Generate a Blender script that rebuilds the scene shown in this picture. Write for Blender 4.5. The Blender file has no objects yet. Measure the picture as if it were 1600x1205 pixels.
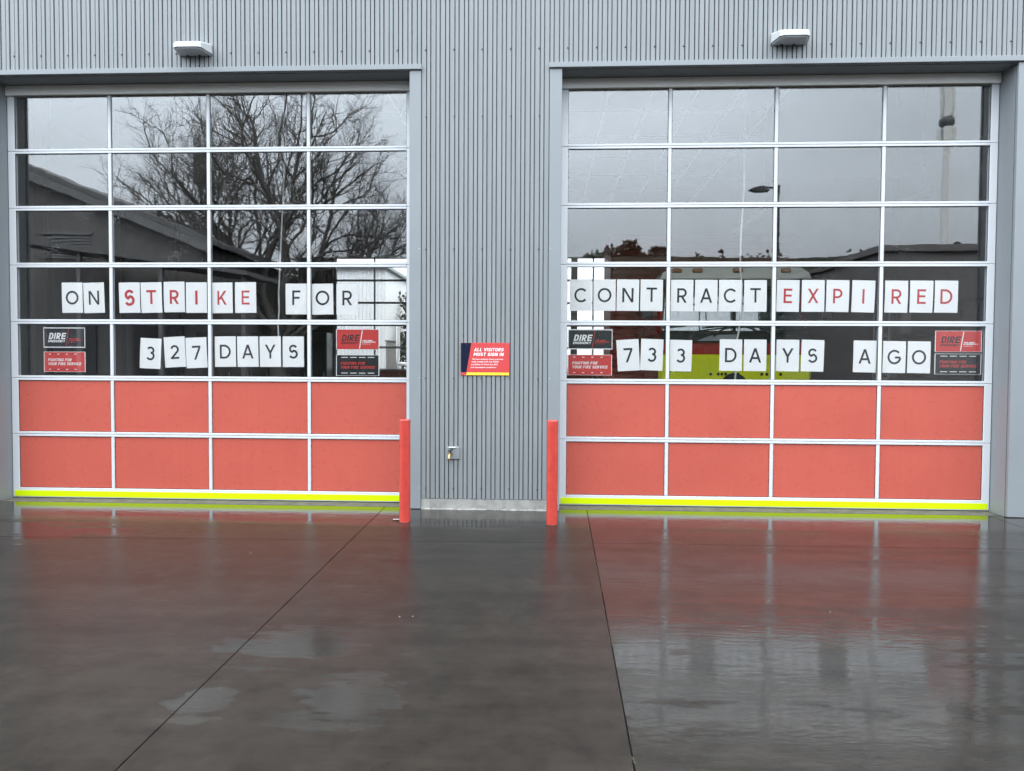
import bpy, math, random
from mathutils import Vector, Matrix
R = math.radians
rnd = random.Random(7)
sc = bpy.context.scene
col = sc.collection

# ------------------------------------------------------------------ camera
cam_d = bpy.data.cameras.new('camera')
cam = bpy.data.objects.new('camera', cam_d)
col.objects.link(cam)
cam_d.sensor_fit = 'HORIZONTAL'
cam_d.sensor_width = 36.0
cam_d.lens = 25.2
cam_d.clip_start = 0.05
cam_d.clip_end = 2000
rt = Vector((0.99888863, 0.04684996, 0.00515645))
up = Vector((-0.006573, 0.03013223, 0.99952431))
fw = Vector((-0.0466723, 0.99844736, -0.03040669))
m = Matrix((( rt.x, up.x, -fw.x, 3.3104), (rt.y, up.y, -fw.y, -6.9260), (rt.z, up.z, -fw.z, 1.3733), (0, 0, 0, 1)))
cam.matrix_world = m
sc.camera = cam

# ------------------------------------------------------------------ world: overcast
SUN_EL, SUN_AZ = 46, 28
world = bpy.data.worlds.new('World')
sc.world = world
world.use_nodes = True
wn, wl = world.node_tree.nodes, world.node_tree.links
wn.clear()
wo = wn.new('ShaderNodeOutputWorld')
bg = wn.new('ShaderNodeBackground')
bg.inputs['Strength'].default_value = 0.1
sky = wn.new('ShaderNodeTexSky')
sky.sky_type = 'NISHITA'
sky.sun_disc = False
sky.sun_elevation = R(SUN_EL)
sky.sun_rotation = R(SUN_AZ)
hs = wn.new('ShaderNodeHueSaturation')
hs.inputs['Saturation'].default_value = 0.5
tc = wn.new('ShaderNodeTexCoord')
sep = wn.new('ShaderNodeSeparateXYZ')
wl.new(tc.outputs['Generated'], sep.inputs[0])
ramp = wn.new('ShaderNodeValToRGB')           # overcast luminance rises from horizon to zenith
ramp.color_ramp.elements[0].position = 0.0
ramp.color_ramp.elements[0].color = (0.26, 0.275, 0.29, 1)
ramp.color_ramp.elements[1].position = 1.0
ramp.color_ramp.elements[1].color = (1.0, 1.0, 1.0, 1)
e = ramp.color_ramp.elements.new(0.32)
e.color = (0.72, 0.81, 0.90, 1)
wl.new(sep.outputs['Z'], ramp.inputs['Fac'])
mp = wn.new('ShaderNodeMapping')
mp.inputs['Scale'].default_value = (1.0, 1.0, 3.0)
wl.new(tc.outputs['Generated'], mp.inputs[0])
ns = wn.new('ShaderNodeTexNoise')
ns.inputs['Scale'].default_value = 1.7
ns.inputs['Detail'].default_value = 5
ns.inputs['Roughness'].default_value = 0.5
wl.new(mp.outputs[0], ns.inputs['Vector'])
cr = wn.new('ShaderNodeMapRange')
cr.inputs['From Min'].default_value = 0.3
cr.inputs['From Max'].default_value = 0.7
cr.inputs['To Min'].default_value = 22.0
cr.inputs['To Max'].default_value = 30.0
wl.new(ns.outputs['Fac'], cr.inputs['Value'])
cm = wn.new('ShaderNodeVectorMath')
cm.operation = 'SCALE'
wl.new(ramp.outputs['Color'], cm.inputs[0])
xg = wn.new('ShaderNodeMapRange')               # the cloud is thinner towards the west
xg.inputs['From Min'].default_value = -0.7
xg.inputs['From Max'].default_value = 0.7
xg.inputs['To Min'].default_value = 1.36
xg.inputs['To Max'].default_value = 0.80
wl.new(sep.outputs['X'], xg.inputs['Value'])
xm = wn.new('ShaderNodeMath')
xm.operation = 'MULTIPLY'
wl.new(cr.outputs[0], xm.inputs[0])
wl.new(xg.outputs[0], xm.inputs[1])
wl.new(xm.outputs[0], cm.inputs['Scale'])
wl.new(sky.outputs[0], hs.inputs['Color'])
mx = wn.new('ShaderNodeMix')
mx.data_type = 'RGBA'
mx.inputs['Factor'].default_value = 0.85
wl.new(hs.outputs[0], mx.inputs['A'])
wl.new(cm.outputs[0], mx.inputs['B'])
wl.new(mx.outputs['Result'], bg.inputs['Color'])
wl.new(bg.outputs[0], wo.inputs[0])

sun_d = bpy.data.lights.new('sun', 'SUN')
sun_d.energy = 1.4
sun_d.angle = R(30)
sun_d.color = (1.0, 0.97, 0.93)
sun = bpy.data.objects.new('sun', sun_d)
col.objects.link(sun)
az, el = R(SUN_AZ), R(SUN_EL)
sdir = Vector((math.sin(az) * math.cos(el), math.cos(az) * math.cos(el), math.sin(el)))
sun.rotation_euler = sdir.to_track_quat('Z', 'Y').to_euler()

sc.view_settings.view_transform = 'Standard'
sc.view_settings.look = 'None'
sc.view_settings.exposure = 1.05
sc.view_settings.gamma = 1.0
sc.view_settings.use_curve_mapping = False
sc.cycles.use_denoising = True
sc.cycles.max_bounces = 10
sc.cycles.transparent_max_bounces = 24
sc.cycles.sample_clamp_indirect = 6.0
sc.cycles.caustics_reflective = False
sc.cycles.caustics_refractive = False

# ------------------------------------------------------------------ helpers
class MB:
    """collects faces; build() links them as one mesh object"""
    def __init__(s): s.v, s.f, s.m, s.sm = [], [], [], []
    def face(s, pts, mi=0, sm=False):
        n = len(s.v); s.v += [tuple(p) for p in pts]; s.f.append(tuple(range(n, n + len(pts)))); s.m.append(mi); s.sm.append(sm)
    def faces(s, vs, fs, mi=0, sm=False):
        n = len(s.v); s.v += [tuple(p) for p in vs]
        for f in fs: s.f.append(tuple(i + n for i in f)); s.m.append(mi); s.sm.append(sm)
    def box(s, x0, x1, y0, y1, z0, z1, mi=0, M=None):
        vs = [Vector((x, y, z)) for z in (z0, z1) for y in (y0, y1) for x in (x0, x1)]
        if M: vs = [M @ v for v in vs]
        s.faces(vs, [(0, 2, 3, 1), (4, 5, 7, 6), (0, 1, 5, 4), (2, 6, 7, 3), (0, 4, 6, 2), (1, 3, 7, 5)], mi)
    def bbox(s, x0, x1, y0, y1, z0, z1, b=0.004, mi=0, M=None):
        """box with chamfered edges"""
        b = min(b, (x1 - x0) / 2.01, (y1 - y0) / 2.01, (z1 - z0) / 2.01)
        vs, idx = [], {}
        X, Y, Z = (x0, x1), (y0, y1), (z0, z1)
        for i in (0, 1):
            for j in (0, 1):
                for k in (0, 1):
                    sx, sy, sz = (1 - 2 * i), (1 - 2 * j), (1 - 2 * k)
                    for a in range(3):
                        p = [X[i] + sx * b, Y[j] + sy * b, Z[k] + sz * b]
                        p[a] = (X[i], Y[j], Z[k])[a]
                        idx[i, j, k, a] = len(vs); vs.append(Vector(p))
        fs = []
        def quad(ids, n):
            c = [vs[q] for q in ids]
            nn = (c[1] - c[0]).cross(c[2] - c[0])
            fs.append(tuple(ids) if nn.dot(n) > 0 else tuple(reversed(ids)))
        for a in range(3):
            o = [q for q in range(3) if q != a]
            for h in (0, 1):
                ids = []
                for (p, q) in ((0, 0), (1, 0), (1, 1), (0, 1)):
                    key = [0, 0, 0]; key[a] = h; key[o[0]] = p; key[o[1]] = q
                    ids.append(idx[tuple(key) + (a,)])
                n = Vector((0, 0, 0)); n[a] = 1 if h else -1
                quad(ids, n)
            for p in (0, 1):
                for q in (0, 1):
                    k0 = [0, 0, 0]; k0[o[0]] = p; k0[o[1]] = q; k1 = list(k0); k1[a] = 1
                    ids = [idx[tuple(k0) + (o[0],)], idx[tuple(k1) + (o[0],)], idx[tuple(k1) + (o[1],)], idx[tuple(k0) + (o[1],)]]
                    n = Vector((0, 0, 0)); n[o[0]] = 1 if p else -1; n[o[1]] = 1 if q else -1
                    quad(ids, n)
        for i in (0, 1):
            for j in (0, 1):
                for k in (0, 1):
                    quad([idx[i, j, k, 0], idx[i, j, k, 1], idx[i, j, k, 2]], Vector((2 * i - 1, 2 * j - 1, 2 * k - 1)))
        if M: vs = [M @ v for v in vs]
        s.faces(vs, fs, mi)
    def tube(s, pts, rad, n=8, caps=True, mi=0, sm=True):
        pts = [Vector(p) for p in pts]
        if not hasattr(rad, '__len__'): rad = [rad] * len(pts)
        vs = []
        u = None
        for i, p in enumerate(pts):
            d = (pts[min(i + 1, len(pts) - 1)] - pts[max(i - 1, 0)])
            if d.length < 1e-9: d = Vector((0, 0, 1))
            d.normalize()
            if u is None:
                u = d.orthogonal().normalized()
            else:
                u = (u - d * u.dot(d))
                u = u.normalized() if u.length > 1e-6 else d.orthogonal().normalized()
            w = d.cross(u)
            for k in range(n):
                a = 2 * math.pi * k / n
                vs.append(p + (u * math.cos(a) + w * math.sin(a)) * rad[i])
        fs = []
        for i in range(len(pts) - 1):
            for k in range(n):
                a, b = i * n + k, i * n + (k + 1) % n
                fs.append((a, b, b + n, a + n))
        s.faces(vs, fs, mi, sm)
        if caps:
            s.face(list(reversed(vs[:n])), mi); s.face(vs[-n:], mi)
    def lathe(s, prof, M=None, n=16, mi=0, sm=True):
        """prof: list of (r, z), from bottom to top, about Z"""
        vs = []
        for r, z in prof:
            for k in range(n):
                a = 2 * math.pi * k / n
                v = Vector((r * math.cos(a), r * math.sin(a), z)); vs.append(M @ v if M else v)
        fs = []
        for i in range(len(prof) - 1):
            for k in range(n):
                a, b = i * n + k, i * n + (k + 1) % n
                fs.append((a, b, b + n, a + n))
        s.faces(vs, fs, mi, sm)
        s.face(list(reversed(vs[:n])), mi); s.face(vs[-n:], mi)
    def prism(s, poly, y0, y1, mi=0):
        """poly in XZ (anticlockwise seen from -Y), extruded in Y"""
        n = len(poly)
        a = [(x, y0, z) for x, z in poly]; b = [(x, y1, z) for x, z in poly]
        s.face(a, mi); s.face(list(reversed(b)), mi)
        for i in range(n):
            j = (i + 1) % n
            s.face([a[j], a[i], b[i], b[j]], mi)
    def mesh(s, name, mats):
        me = bpy.data.meshes.new(name)
        me.from_pydata(s.v, [], s.f)
        for mt in (mats if isinstance(mats, (list, tuple)) else [mats]): me.materials.append(mt)
        me.polygons.foreach_set('material_index', s.m)
        me.polygons.foreach_set('use_smooth', s.sm)
        me.update()
        return me
    def build(s, name, mats, parent=None, loc=(0, 0, 0), rot=(0, 0, 0)):
        return link(name, s.mesh(name, mats), parent, loc, rot)

def link(name, me, parent=None, loc=(0, 0, 0), rot=(0, 0, 0)):
    o = bpy.data.objects.new(name, me)
    col.objects.link(o)
    o.location = loc; o.rotation_euler = rot
    if parent: o.parent = parent
    return o

def tag(o, label=None, cat=None, group=None, kind=None):
    if label: o['label'] = label
    if cat: o['category'] = cat
    if group: o['group'] = group
    if kind: o['kind'] = kind
    return o

def thing(name, loc, label, cat, group=None, rz=0):
    o = bpy.data.objects.new(name, None)
    o.empty_display_size = 0.1
    col.objects.link(o)
    o.location = loc; o.rotation_euler = (0, 0, rz)
    return tag(o, label, cat, group)

def sub(name, parent, loc=(0, 0, 0), rz=0):
    o = bpy.data.objects.new(name, None)
    o.empty_display_size = 0.1
    col.objects.link(o)
    o.parent = parent; o.location = loc; o.rotation_euler = (0, 0, rz)
    return o

_txt = {}
def text_pts(s, bold=0.0, shear=0.0):
    """outline text as triangles in a unit where the capital height is 1, left edge at 0, baseline 0"""
    key = (s, bold, shear)
    if key not in _txt:
        cu = bpy.data.curves.new('lettering', 'FONT')
        cu.body = s; cu.size = 1.0; cu.shear = shear; cu.offset = bold; cu.resolution_u = 4
        o = bpy.data.objects.new('lettering', cu); col.objects.link(o)
        dg = bpy.context.evaluated_depsgraph_get()
        me = bpy.data.meshes.new_from_object(o.evaluated_get(dg))
        vs = [v.co.copy() for v in me.vertices]; fs = [tuple(p.vertices) for p in me.polygons]
        bpy.data.objects.remove(o); bpy.data.curves.remove(cu); bpy.data.meshes.remove(me)
        cu = None
        _txt[key] = (vs, fs)
    return _txt[key]
CAP = None
def add_text(mb, s, x, z, y, cap, width=None, bold=0.0, shear=0.0, mi=0, align='L'):
    """text standing in XZ, facing -Y"""
    global CAP
    if CAP is None:
        hv = text_pts('H')[0]; CAP = max(v.y for v in hv) - min(v.y for v in hv)
    vs, fs = text_pts(s, bold, shear)
    x0, x1 = min(v.x for v in vs), max(v.x for v in vs)
    k = cap / CAP
    kx = width / (x1 - x0) if width else k
    w = (x1 - x0) * kx
    ox = x - (0 if align == 'L' else w / 2 if align == 'C' else w)
    mb.faces([(ox + (v.x - x0) * kx, y, z + v.y * k) for v in vs], fs, mi)

def _arc(cx, cy, rx, ry, a0, a1, n=14):
    return [(cx + rx * math.cos(R(a0 + (a1 - a0) * i / n)), cy + ry * math.sin(R(a0 + (a1 - a0) * i / n))) for i in range(n + 1)]
def glyph(ch, w, sq):
    """letter as strokes in a box one unit high: (width, polylines, closed polylines, slanted bars)"""
    h = w / 2; P, C, D = [], [], []
    t = 1 - h; m = .5
    if sq:
        W = {'I': w, 'M': .82, 'N': .68, 'V': .66, 'A': .66, 'T': .58, 'L': .54}.get(ch, .62)
        r = W - h; c = .14
        rect = [(h + c, h), (r - c, h), (r, h + c), (r, t - c), (r - c, t), (h + c, t), (h, t - c), (h, h + c)]
        if ch == 'D': C.append([(h, h), (r - c, h), (r, h + c), (r, t - c), (r - c, t), (h, t)])
        elif ch == 'O': C.append(rect)
        elif ch == 'I': P.append([(h, 0), (h, 1)])
        elif ch in 'RP':
            P += [[(h, 0), (h, 1)], [(w, t), (r - c, t), (r, t - c), (r, .5 + c), (r - c, .44), (w, .44)]]
            if ch == 'R': D.append((W * .45, .40, W - w * .55, 0))
        elif ch == 'E': P += [[(h, 0), (h, 1)], [(w, t), (W, t)], [(w, m), (W - .05, m)], [(w, h), (W, h)]]
        elif ch == 'F': P += [[(h, 0), (h, 1)], [(w, t), (W, t)], [(w, m), (W - .05, m)]]
        elif ch == 'L': P += [[(h, 0), (h, 1)], [(w, h), (W, h)]]
        elif ch == 'H': P += [[(h, 0), (h, 1)], [(r, 0), (r, 1)], [(w, m), (r - h, m)]]
        elif ch == 'T': P += [[(0, t), (W, t)], [(W / 2, 0), (W / 2, 1 - w)]]
        elif ch == 'U': P.append([(h, 1), (h, h + c), (h + c, h), (r - c, h), (r, h + c), (r, 1)])
        elif ch == 'C': P.append([(r, .68), (r, t - c), (r - c, t), (h + c, t), (h, t - c), (h, h + c), (h + c, h), (r - c, h), (r, h + c), (r, .32)])
        elif ch == 'G': P.append([(r, .70), (r, t - c), (r - c, t), (h + c, t), (h, t - c), (h, h + c), (h + c, h), (r - c, h), (r, h + c), (r, .47), (W * .52, .47)])
        elif ch == 'S': P.append([(r, .74), (r, t - c), (r - c, t), (h + c, t), (h, t - c), (h, m + c), (h + c, m), (r - c, m), (r, m - c), (r, h + c), (r - c, h), (h + c, h), (h, h + c), (h, .26)])
        elif ch == 'Y': D += [(h, 1, W / 2, .42), (W - h, 1, W / 2, .42)]; P.append([(W / 2, 0), (W / 2, .46)])
        elif ch == 'V': D += [(h, 1, W / 2, 0), (W - h, 1, W / 2, 0)]
        elif ch == 'A': D += [(h, 0, W / 2, 1), (W - h, 0, W / 2, 1)]; P.append([(W * .3, .28), (W * .7, .28)])
        elif ch == 'N': P += [[(h, 0), (h, 1)], [(r, 0), (r, 1)]]; D.append((h, 1, r, 0))
        elif ch == 'M': P += [[(h, 0), (h, 1)], [(r, 0), (r, 1)]]; D += [(h, 1, W / 2, .35), (r, 1, W / 2, .35)]
        return W, P, C, D
    W = {'O': .96, 'C': .90, 'G': .92, 'N': .78, 'S': .66, 'T': .72, 'R': .66, 'I': w, 'K': .68, 'E': .58, 'F': .56, 'D': .80, 'A': .84, 'Y': .78, 'X': .74, 'P': .63, '3': .64, '2': .62, '7': .62, 'M': .88}[ch]
    r = W - h; cx = W / 2
    if ch == 'O': C.append(_arc(cx, .5, cx - h + .0, .5 - h, 0, 360, 36)[:-1])
    elif ch == 'C': P.append(_arc(W * .53, .5, W * .53 - h, .5 - h, 42, 318, 28))
    elif ch == 'G':
        P.append(_arc(W * .51, .5, W * .51 - h, .5 - h, 42, 352, 30)); P.append([(W * .55, .47), (W - h * .6, .47)])
    elif ch == 'S':
        u = .235
        P.append(_arc(cx, t - u + .005, cx - h - .02, u, 28, 262, 16)[:-1] + _arc(cx, h + u + .02, cx - h, u + .018, 82, -152, 18))
    elif ch == 'T': P += [[(0, t), (W, t)], [(cx, 0), (cx, 1 - w)]]
    elif ch == 'I': P.append([(h, 0), (h, 1)])
    elif ch in 'RP':
        b_ = .44 if ch == 'R' else .42
        ry = (t - b_) / 2; xe = r - ry
        P += [[(h, 0), (h, 1)], [(w, t), (xe, t)] + _arc(xe, b_ + ry, ry, ry, 90, -90, 14)[1:-1] + [(xe, b_), (w, b_)]]
        if ch == 'R': D.append((W * .52, b_ - h * .6, W - w * .5, 0))
    elif ch == 'K': P.append([(h, 0), (h, 1)]); D += [(w * .95, .36, W - w * .75, 1), (W * .40, .56, W - w * .6, 0)]
    elif ch == 'E': P += [[(h, 0), (h, 1)], [(w, t), (W, t)], [(w, .52), (W - .04, .52)], [(w, h), (W, h)]]
    elif ch == 'F': P += [[(h, 0), (h, 1)], [(w, t), (W, t)], [(w, .50), (W - .05, .50)]]
    elif ch == 'D':
        xe = W * .40
        C.append([(h, h), (xe, h)] + _arc(xe, .5, r - xe, .5 - h, -90, 90, 18)[1:-1] + [(xe, t), (h, t)])
    elif ch == 'A': D += [(h * 1.1, 0, cx, 1), (W - h * 1.1, 0, cx, 1)]; P.append([(W * .25, .31), (W * .75, .31)])
    elif ch == 'Y': D += [(h * 1.1, 1, cx, .42), (W - h * 1.1, 1, cx, .42)]; P.append([(cx, 0), (cx, .45)])
    elif ch == 'X': D += [(h * 1.2, 1, W - h * 1.2, 0), (W - h * 1.2, 1, h * 1.2, 0)]
    elif ch == 'N': P += [[(h, 0), (h, 1)], [(r, 0), (r, 1)]]; D.append((h * 1.1, 1, r - h * .1, 0))
    elif ch == 'M': P += [[(h, 0), (h, 1)], [(r, 0), (r, 1)]]; D += [(h, 1, cx, .2), (r, 1, cx, .2)]
    elif ch == '7': P.append([(0, t), (W, t)]); D.append((W - h, 1 - w, W * .32, 0))
    elif ch == '2':
        P.append(_arc(cx, t - .25, cx - h, .25, 165, -32, 16) + [(h * 1.25, h * 1.2)]); P.append([(0, h), (W, h)])
    elif ch == '3':
        P.append(_arc(cx, t - .21, cx - h - .03, .21, 150, -80, 14) ); P.append(_arc(cx, h + .25, cx - h, .25, 86, -152, 16))
    return W, P, C, D
def add_word(mb, s, x, z, y, cap, wt=.13, width=None, shear=0.0, sq=False, gap=.14, align='L', mi=0):
    """lettering drawn with strokes, standing in XZ and facing -Y"""
    quads, px, lay = [], 0.0, 0
    for ch in s:
        if ch == ' ': px += .36; continue
        W, P, C, D = glyph(ch, wt, sq)
        for pts, closed in [(p, False) for p in P] + [(c, True) for c in C]:
            n = len(pts); L_, R_ = [], []
            for i in range(n):
                p = Vector(pts[i])
                a = Vector(pts[i - 1]) if (i or closed) else None
                b_ = Vector(pts[(i + 1) % n]) if (i < n - 1 or closed) else None
                d1 = (p - a).normalized() if a is not None else None
                d2 = (b_ - p).normalized() if b_ is not None else None
                d1 = d1 if d1 is not None else d2; d2 = d2 if d2 is not None else d1
                n1 = Vector((-d1.y, d1.x)); n2 = Vector((-d2.y, d2.x))
                nn = (n1 + n2); nn = nn.normalized() if nn.length > 1e-4 else n1
                k = wt / 2 / max(.35, nn.dot(n1))
                L_.append(p + nn * k); R_.append(p - nn * k)
            for i in range(n if closed else n - 1):
                j = (i + 1) % n
                quads.append((lay, px, (R_[i], R_[j], L_[j], L_[i])))
            lay += 1
        for x0, y0, x1, y1 in D:
            if y0 > y1: x0, y0, x1, y1 = x1, y1, x0, y0
            tt = wt / 2 * math.hypot(x1 - x0, y1 - y0) / (y1 - y0)
            quads.append((lay, px, (Vector((x0 - tt, y0)), Vector((x0 + tt, y0)), Vector((x1 + tt, y1)), Vector((x1 - tt, y1)))))
            lay += 1
        px += W + gap
    tot = px - gap
    kx = width / (tot + shear) if width else cap
    ox = x - (0 if align == 'L' else tot * kx / 2 if align == 'C' else tot * kx)
    for l, o_, q in quads:
        mb.face([(ox + (o_ + p.x + shear * p.y) * kx, y - (l % 4) * .00006, z + p.y * cap) for p in q], mi)

# ------------------------------------------------------------------ materials
def mat(name, base, rough=0.5, metal=0.0, spec=0.5, noise=0.0, nscale=8.0, bump=0.0, bscale=60.0, stretch=(1, 1, 1), ior=None):
    mt = bpy.data.materials.new(name); mt.use_nodes = True
    nt = mt.node_tree; p = nt.nodes['Principled BSDF']
    p.inputs['Base Color'].default_value = (*base, 1)
    p.inputs['Roughness'].default_value = rough
    p.inputs['Metallic'].default_value = metal
    p.inputs['Specular IOR Level'].default_value = spec
    if ior: p.inputs['IOR'].default_value = ior
    if noise or bump:
        g = nt.nodes.new('ShaderNodeNewGeometry')
        mpn = nt.nodes.new('ShaderNodeMapping'); mpn.inputs['Scale'].default_value = stretch
        nt.links.new(g.outputs['Position'], mpn.inputs[0])
    if noise:
        n = nt.nodes.new('ShaderNodeTexNoise'); n.inputs['Scale'].default_value = nscale; n.inputs['Detail'].default_value = 6; n.inputs['Roughness'].default_value = 0.6
        nt.links.new(mpn.outputs[0], n.inputs['Vector'])
        r = nt.nodes.new('ShaderNodeMapRange'); r.inputs['From Min'].default_value = .25; r.inputs['From Max'].default_value = .75
        r.inputs['To Min'].default_value = 1 - noise; r.inputs['To Max'].default_value = 1 + noise
        nt.links.new(n.outputs['Fac'], r.inputs['Value'])
        sc_ = nt.nodes.new('ShaderNodeVectorMath'); sc_.operation = 'SCALE'; sc_.inputs[0].default_value = base
        nt.links.new(r.outputs[0], sc_.inputs['Scale']); nt.links.new(sc_.outputs[0], p.inputs['Base Color'])
        r2 = nt.nodes.new('ShaderNodeMapRange'); r2.inputs['To Min'].default_value = max(0.02, rough - .1); r2.inputs['To Max'].default_value = min(1, rough + .1)
        nt.links.new(n.outputs['Fac'], r2.inputs['Value']); nt.links.new(r2.outputs[0], p.inputs['Roughness'])
    if bump:
        n = nt.nodes.new('ShaderNodeTexNoise'); n.inputs['Scale'].default_value = bscale; n.inputs['Detail'].default_value = 4
        nt.links.new(mpn.outputs[0], n.inputs['Vector'])
        b = nt.nodes.new('ShaderNodeBump'); b.inputs['Strength'].default_value = bump; b.inputs['Distance'].default_value = 0.01
        nt.links.new(n.outputs['Fac'], b.inputs['Height']); nt.links.new(b.outputs[0], p.inputs['Normal'])
    return mt

def glass_mat(name, ior, tint, wave=0.0, drops=0.0):
    mt = bpy.data.materials.new(name); mt.use_nodes = True
    nt = mt.node_tree; N, Lk = nt.nodes, nt.links
    N.clear()
    out = N.new('ShaderNodeOutputMaterial'); mixs = N.new('ShaderNodeMixShader')
    tr = N.new('ShaderNodeBsdfTransparent'); tr.inputs[0].default_value = (*tint, 1)
    gl = N.new('ShaderNodeBsdfGlossy'); gl.inputs['Roughness'].default_value = 0.012
    f0 = ((ior - 1) / (ior + 1)) ** 2
    dt = N.new('ShaderNodeVectorMath'); dt.operation = 'DOT_PRODUCT'
    ab = N.new('ShaderNodeMath'); ab.operation = 'ABSOLUTE'
    om = N.new('ShaderNodeMath'); om.operation = 'SUBTRACT'; om.inputs[0].default_value = 1.0; om.use_clamp = True
    pw = N.new('ShaderNodeMath'); pw.operation = 'POWER'; pw.inputs[1].default_value = 5.0
    fr = N.new('ShaderNodeMath'); fr.operation = 'MULTIPLY_ADD'; fr.inputs[1].default_value = 1 - f0; fr.inputs[2].default_value = f0
    g = N.new('ShaderNodeNewGeometry')
    # float-glass waviness of each sealed unit, and rain beads
    n1 = N.new('ShaderNodeTexNoise'); n1.inputs['Scale'].default_value = 2.2; n1.inputs['Detail'].default_value = 2
    mp1 = N.new('ShaderNodeMapping'); mp1.inputs['Scale'].default_value = (1.0, 1.0, 1.6)
    Lk.new(g.outputs['Position'], mp1.inputs[0]); Lk.new(mp1.outputs[0], n1.inputs['Vector'])
    b1 = N.new('ShaderNodeBump'); b1.inputs['Strength'].default_value = wave; b1.inputs['Distance'].default_value = 0.02
    Lk.new(n1.outputs['Fac'], b1.inputs['Height'])
    vo = N.new('ShaderNodeTexVoronoi'); vo.inputs['Scale'].default_value = 75.0; vo.inputs['Randomness'].default_value = 1.0
    mp2 = N.new('ShaderNodeMapping'); mp2.inputs['Scale'].default_value = (1.0, 0.0, 0.75)
    Lk.new(g.outputs['Position'], mp2.inputs[0]); Lk.new(mp2.outputs[0], vo.inputs['Vector'])
    n2 = N.new('ShaderNodeTexNoise'); n2.inputs['Scale'].default_value = 3.0; n2.inputs['Detail'].default_value = 4
    Lk.new(g.outputs['Position'], n2.inputs['Vector'])
    thr = N.new('ShaderNodeMapRange'); thr.inputs['From Min'].default_value = .42; thr.inputs['From Max'].default_value = .68
    thr.inputs['To Min'].default_value = 0.0; thr.inputs['To Max'].default_value = 0.30
    Lk.new(n2.outputs['Fac'], thr.inputs['Value'])
    sb = N.new('ShaderNodeMath'); sb.operation = 'SUBTRACT'
    Lk.new(thr.outputs[0], sb.inputs[0]); Lk.new(vo.outputs['Distance'], sb.inputs[1])
    cl = N.new('ShaderNodeMath'); cl.operation = 'MAXIMUM'; cl.inputs[1].default_value = 0.0
    Lk.new(sb.outputs[0], cl.inputs[0])
    b2 = N.new('ShaderNodeBump'); b2.inputs['Strength'].default_value = drops; b2.inputs['Distance'].default_value = 0.02
    Lk.new(cl.outputs[0], b2.inputs['Height']); Lk.new(b1.outputs[0], b2.inputs['Normal'])
    Lk.new(b2.outputs[0], gl.inputs['Normal'])
    Lk.new(b2.outputs[0], dt.inputs[0]); Lk.new(g.outputs['Incoming'], dt.inputs[1]); Lk.new(dt.outputs['Value'], ab.inputs[0])
    Lk.new(ab.outputs[0], om.inputs[1]); Lk.new(om.outputs[0], pw.inputs[0]); Lk.new(pw.outputs[0], fr.inputs[0])
    Lk.new(fr.outputs[0], mixs.inputs['Fac']); Lk.new(tr.outputs[0], mixs.inputs[1]); Lk.new(gl.outputs[0], mixs.inputs[2])
    Lk.new(mixs.outputs[0], out.inputs['Surface'])
    return mt

M = {}
M['clad'] = mat('grey_steel_cladding', (0.235, 0.254, 0.266), 0.42, noise=0.10, nscale=3.0, stretch=(6, 6, .6))
M['trim'] = mat('grey_folded_trim', (0.24, 0.264, 0.282), 0.40, noise=0.04, nscale=2.0)
M['frame'] = mat('satin_aluminium_frame', (0.62, 0.645, 0.675), 0.38, noise=0.03, nscale=5)
M['glass'] = glass_mat('door_glass', 1.95, (0.985, 0.99, 0.99), wave=0.018, drops=0.30)
M['header'] = mat('header_rail', (0.78, 0.78, 0.765), 0.5, noise=.04, nscale=3)  # frame colour made paler to make up for the soffit's shade
M['gasket'] = mat('black_gasket', (0.02, 0.02, 0.022), 0.6)
M['tape'] = mat('fluorescent_yellow_tape', (0.60, 0.80, 0.002), 0.5, spec=0.15)
M['dryconc'] = mat('dry_concrete', (0.105, 0.105, 0.088), 0.85, noise=0.4, nscale=9, bump=.25, bscale=90)
M['plinth'] = mat('pale_concrete', (0.30, 0.30, 0.285), 0.85, noise=0.25, nscale=14, bump=.4, bscale=70)
M['paper'] = mat('white_paper', (0.92, 0.92, 0.92), 0.8)
M['ink'] = mat('black_ink', (0.018, 0.022, 0.028), 0.6)
M['redink'] = mat('red_ink', (0.52, 0.035, 0.04), 0.6)
M['redboard'] = mat('red_board', (0.60, 0.045, 0.042), 0.45)
M['blackboard'] = mat('black_board', (0.012, 0.013, 0.018), 0.4)
M['whiteprint'] = mat('white_print', (0.85, 0.85, 0.85), 0.5)
M['signred'] = mat('sign_red', (0.58, 0.05, 0.052), 0.5)
M['navy'] = mat('sign_navy', (0.006, 0.009, 0.030), 0.6, spec=.15)
M['signyellow'] = mat('sign_yellow', (0.85, 0.80, 0.05), 0.4)
M['darkred'] = mat('dark_red_print', (0.22, 0.012, 0.015), 0.5)
M['bollard'] = mat('red_bollard_paint', (0.53, 0.060, 0.046), 0.20, noise=0.16, nscale=14)
M['brass'] = mat('brass', (0.62, 0.40, 0.16), 0.25, metal=1.0)
M['dark'] = mat('dark_metal', (0.03, 0.03, 0.032), 0.5)
M['lightwhite'] = mat('white_light_housing', (0.50, 0.525, 0.535), 0.45)
M['lens'] = mat('grey_light_lens', (0.62, 0.65, 0.68), 0.5)
M['screw'] = mat('screw_head', (0.10, 0.105, 0.115), 0.5, metal=.3)
M['intwall'] = mat('interior_lining', (0.22, 0.225, 0.225), 0.7, noise=.15, nscale=2)
M['intfloor'] = mat('interior_floor', (0.10, 0.105, 0.11), 0.35, noise=.15, nscale=2)
M['bar'] = mat('white_ceiling_bar', (0.85, 0.85, 0.85), 0.5)

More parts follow.
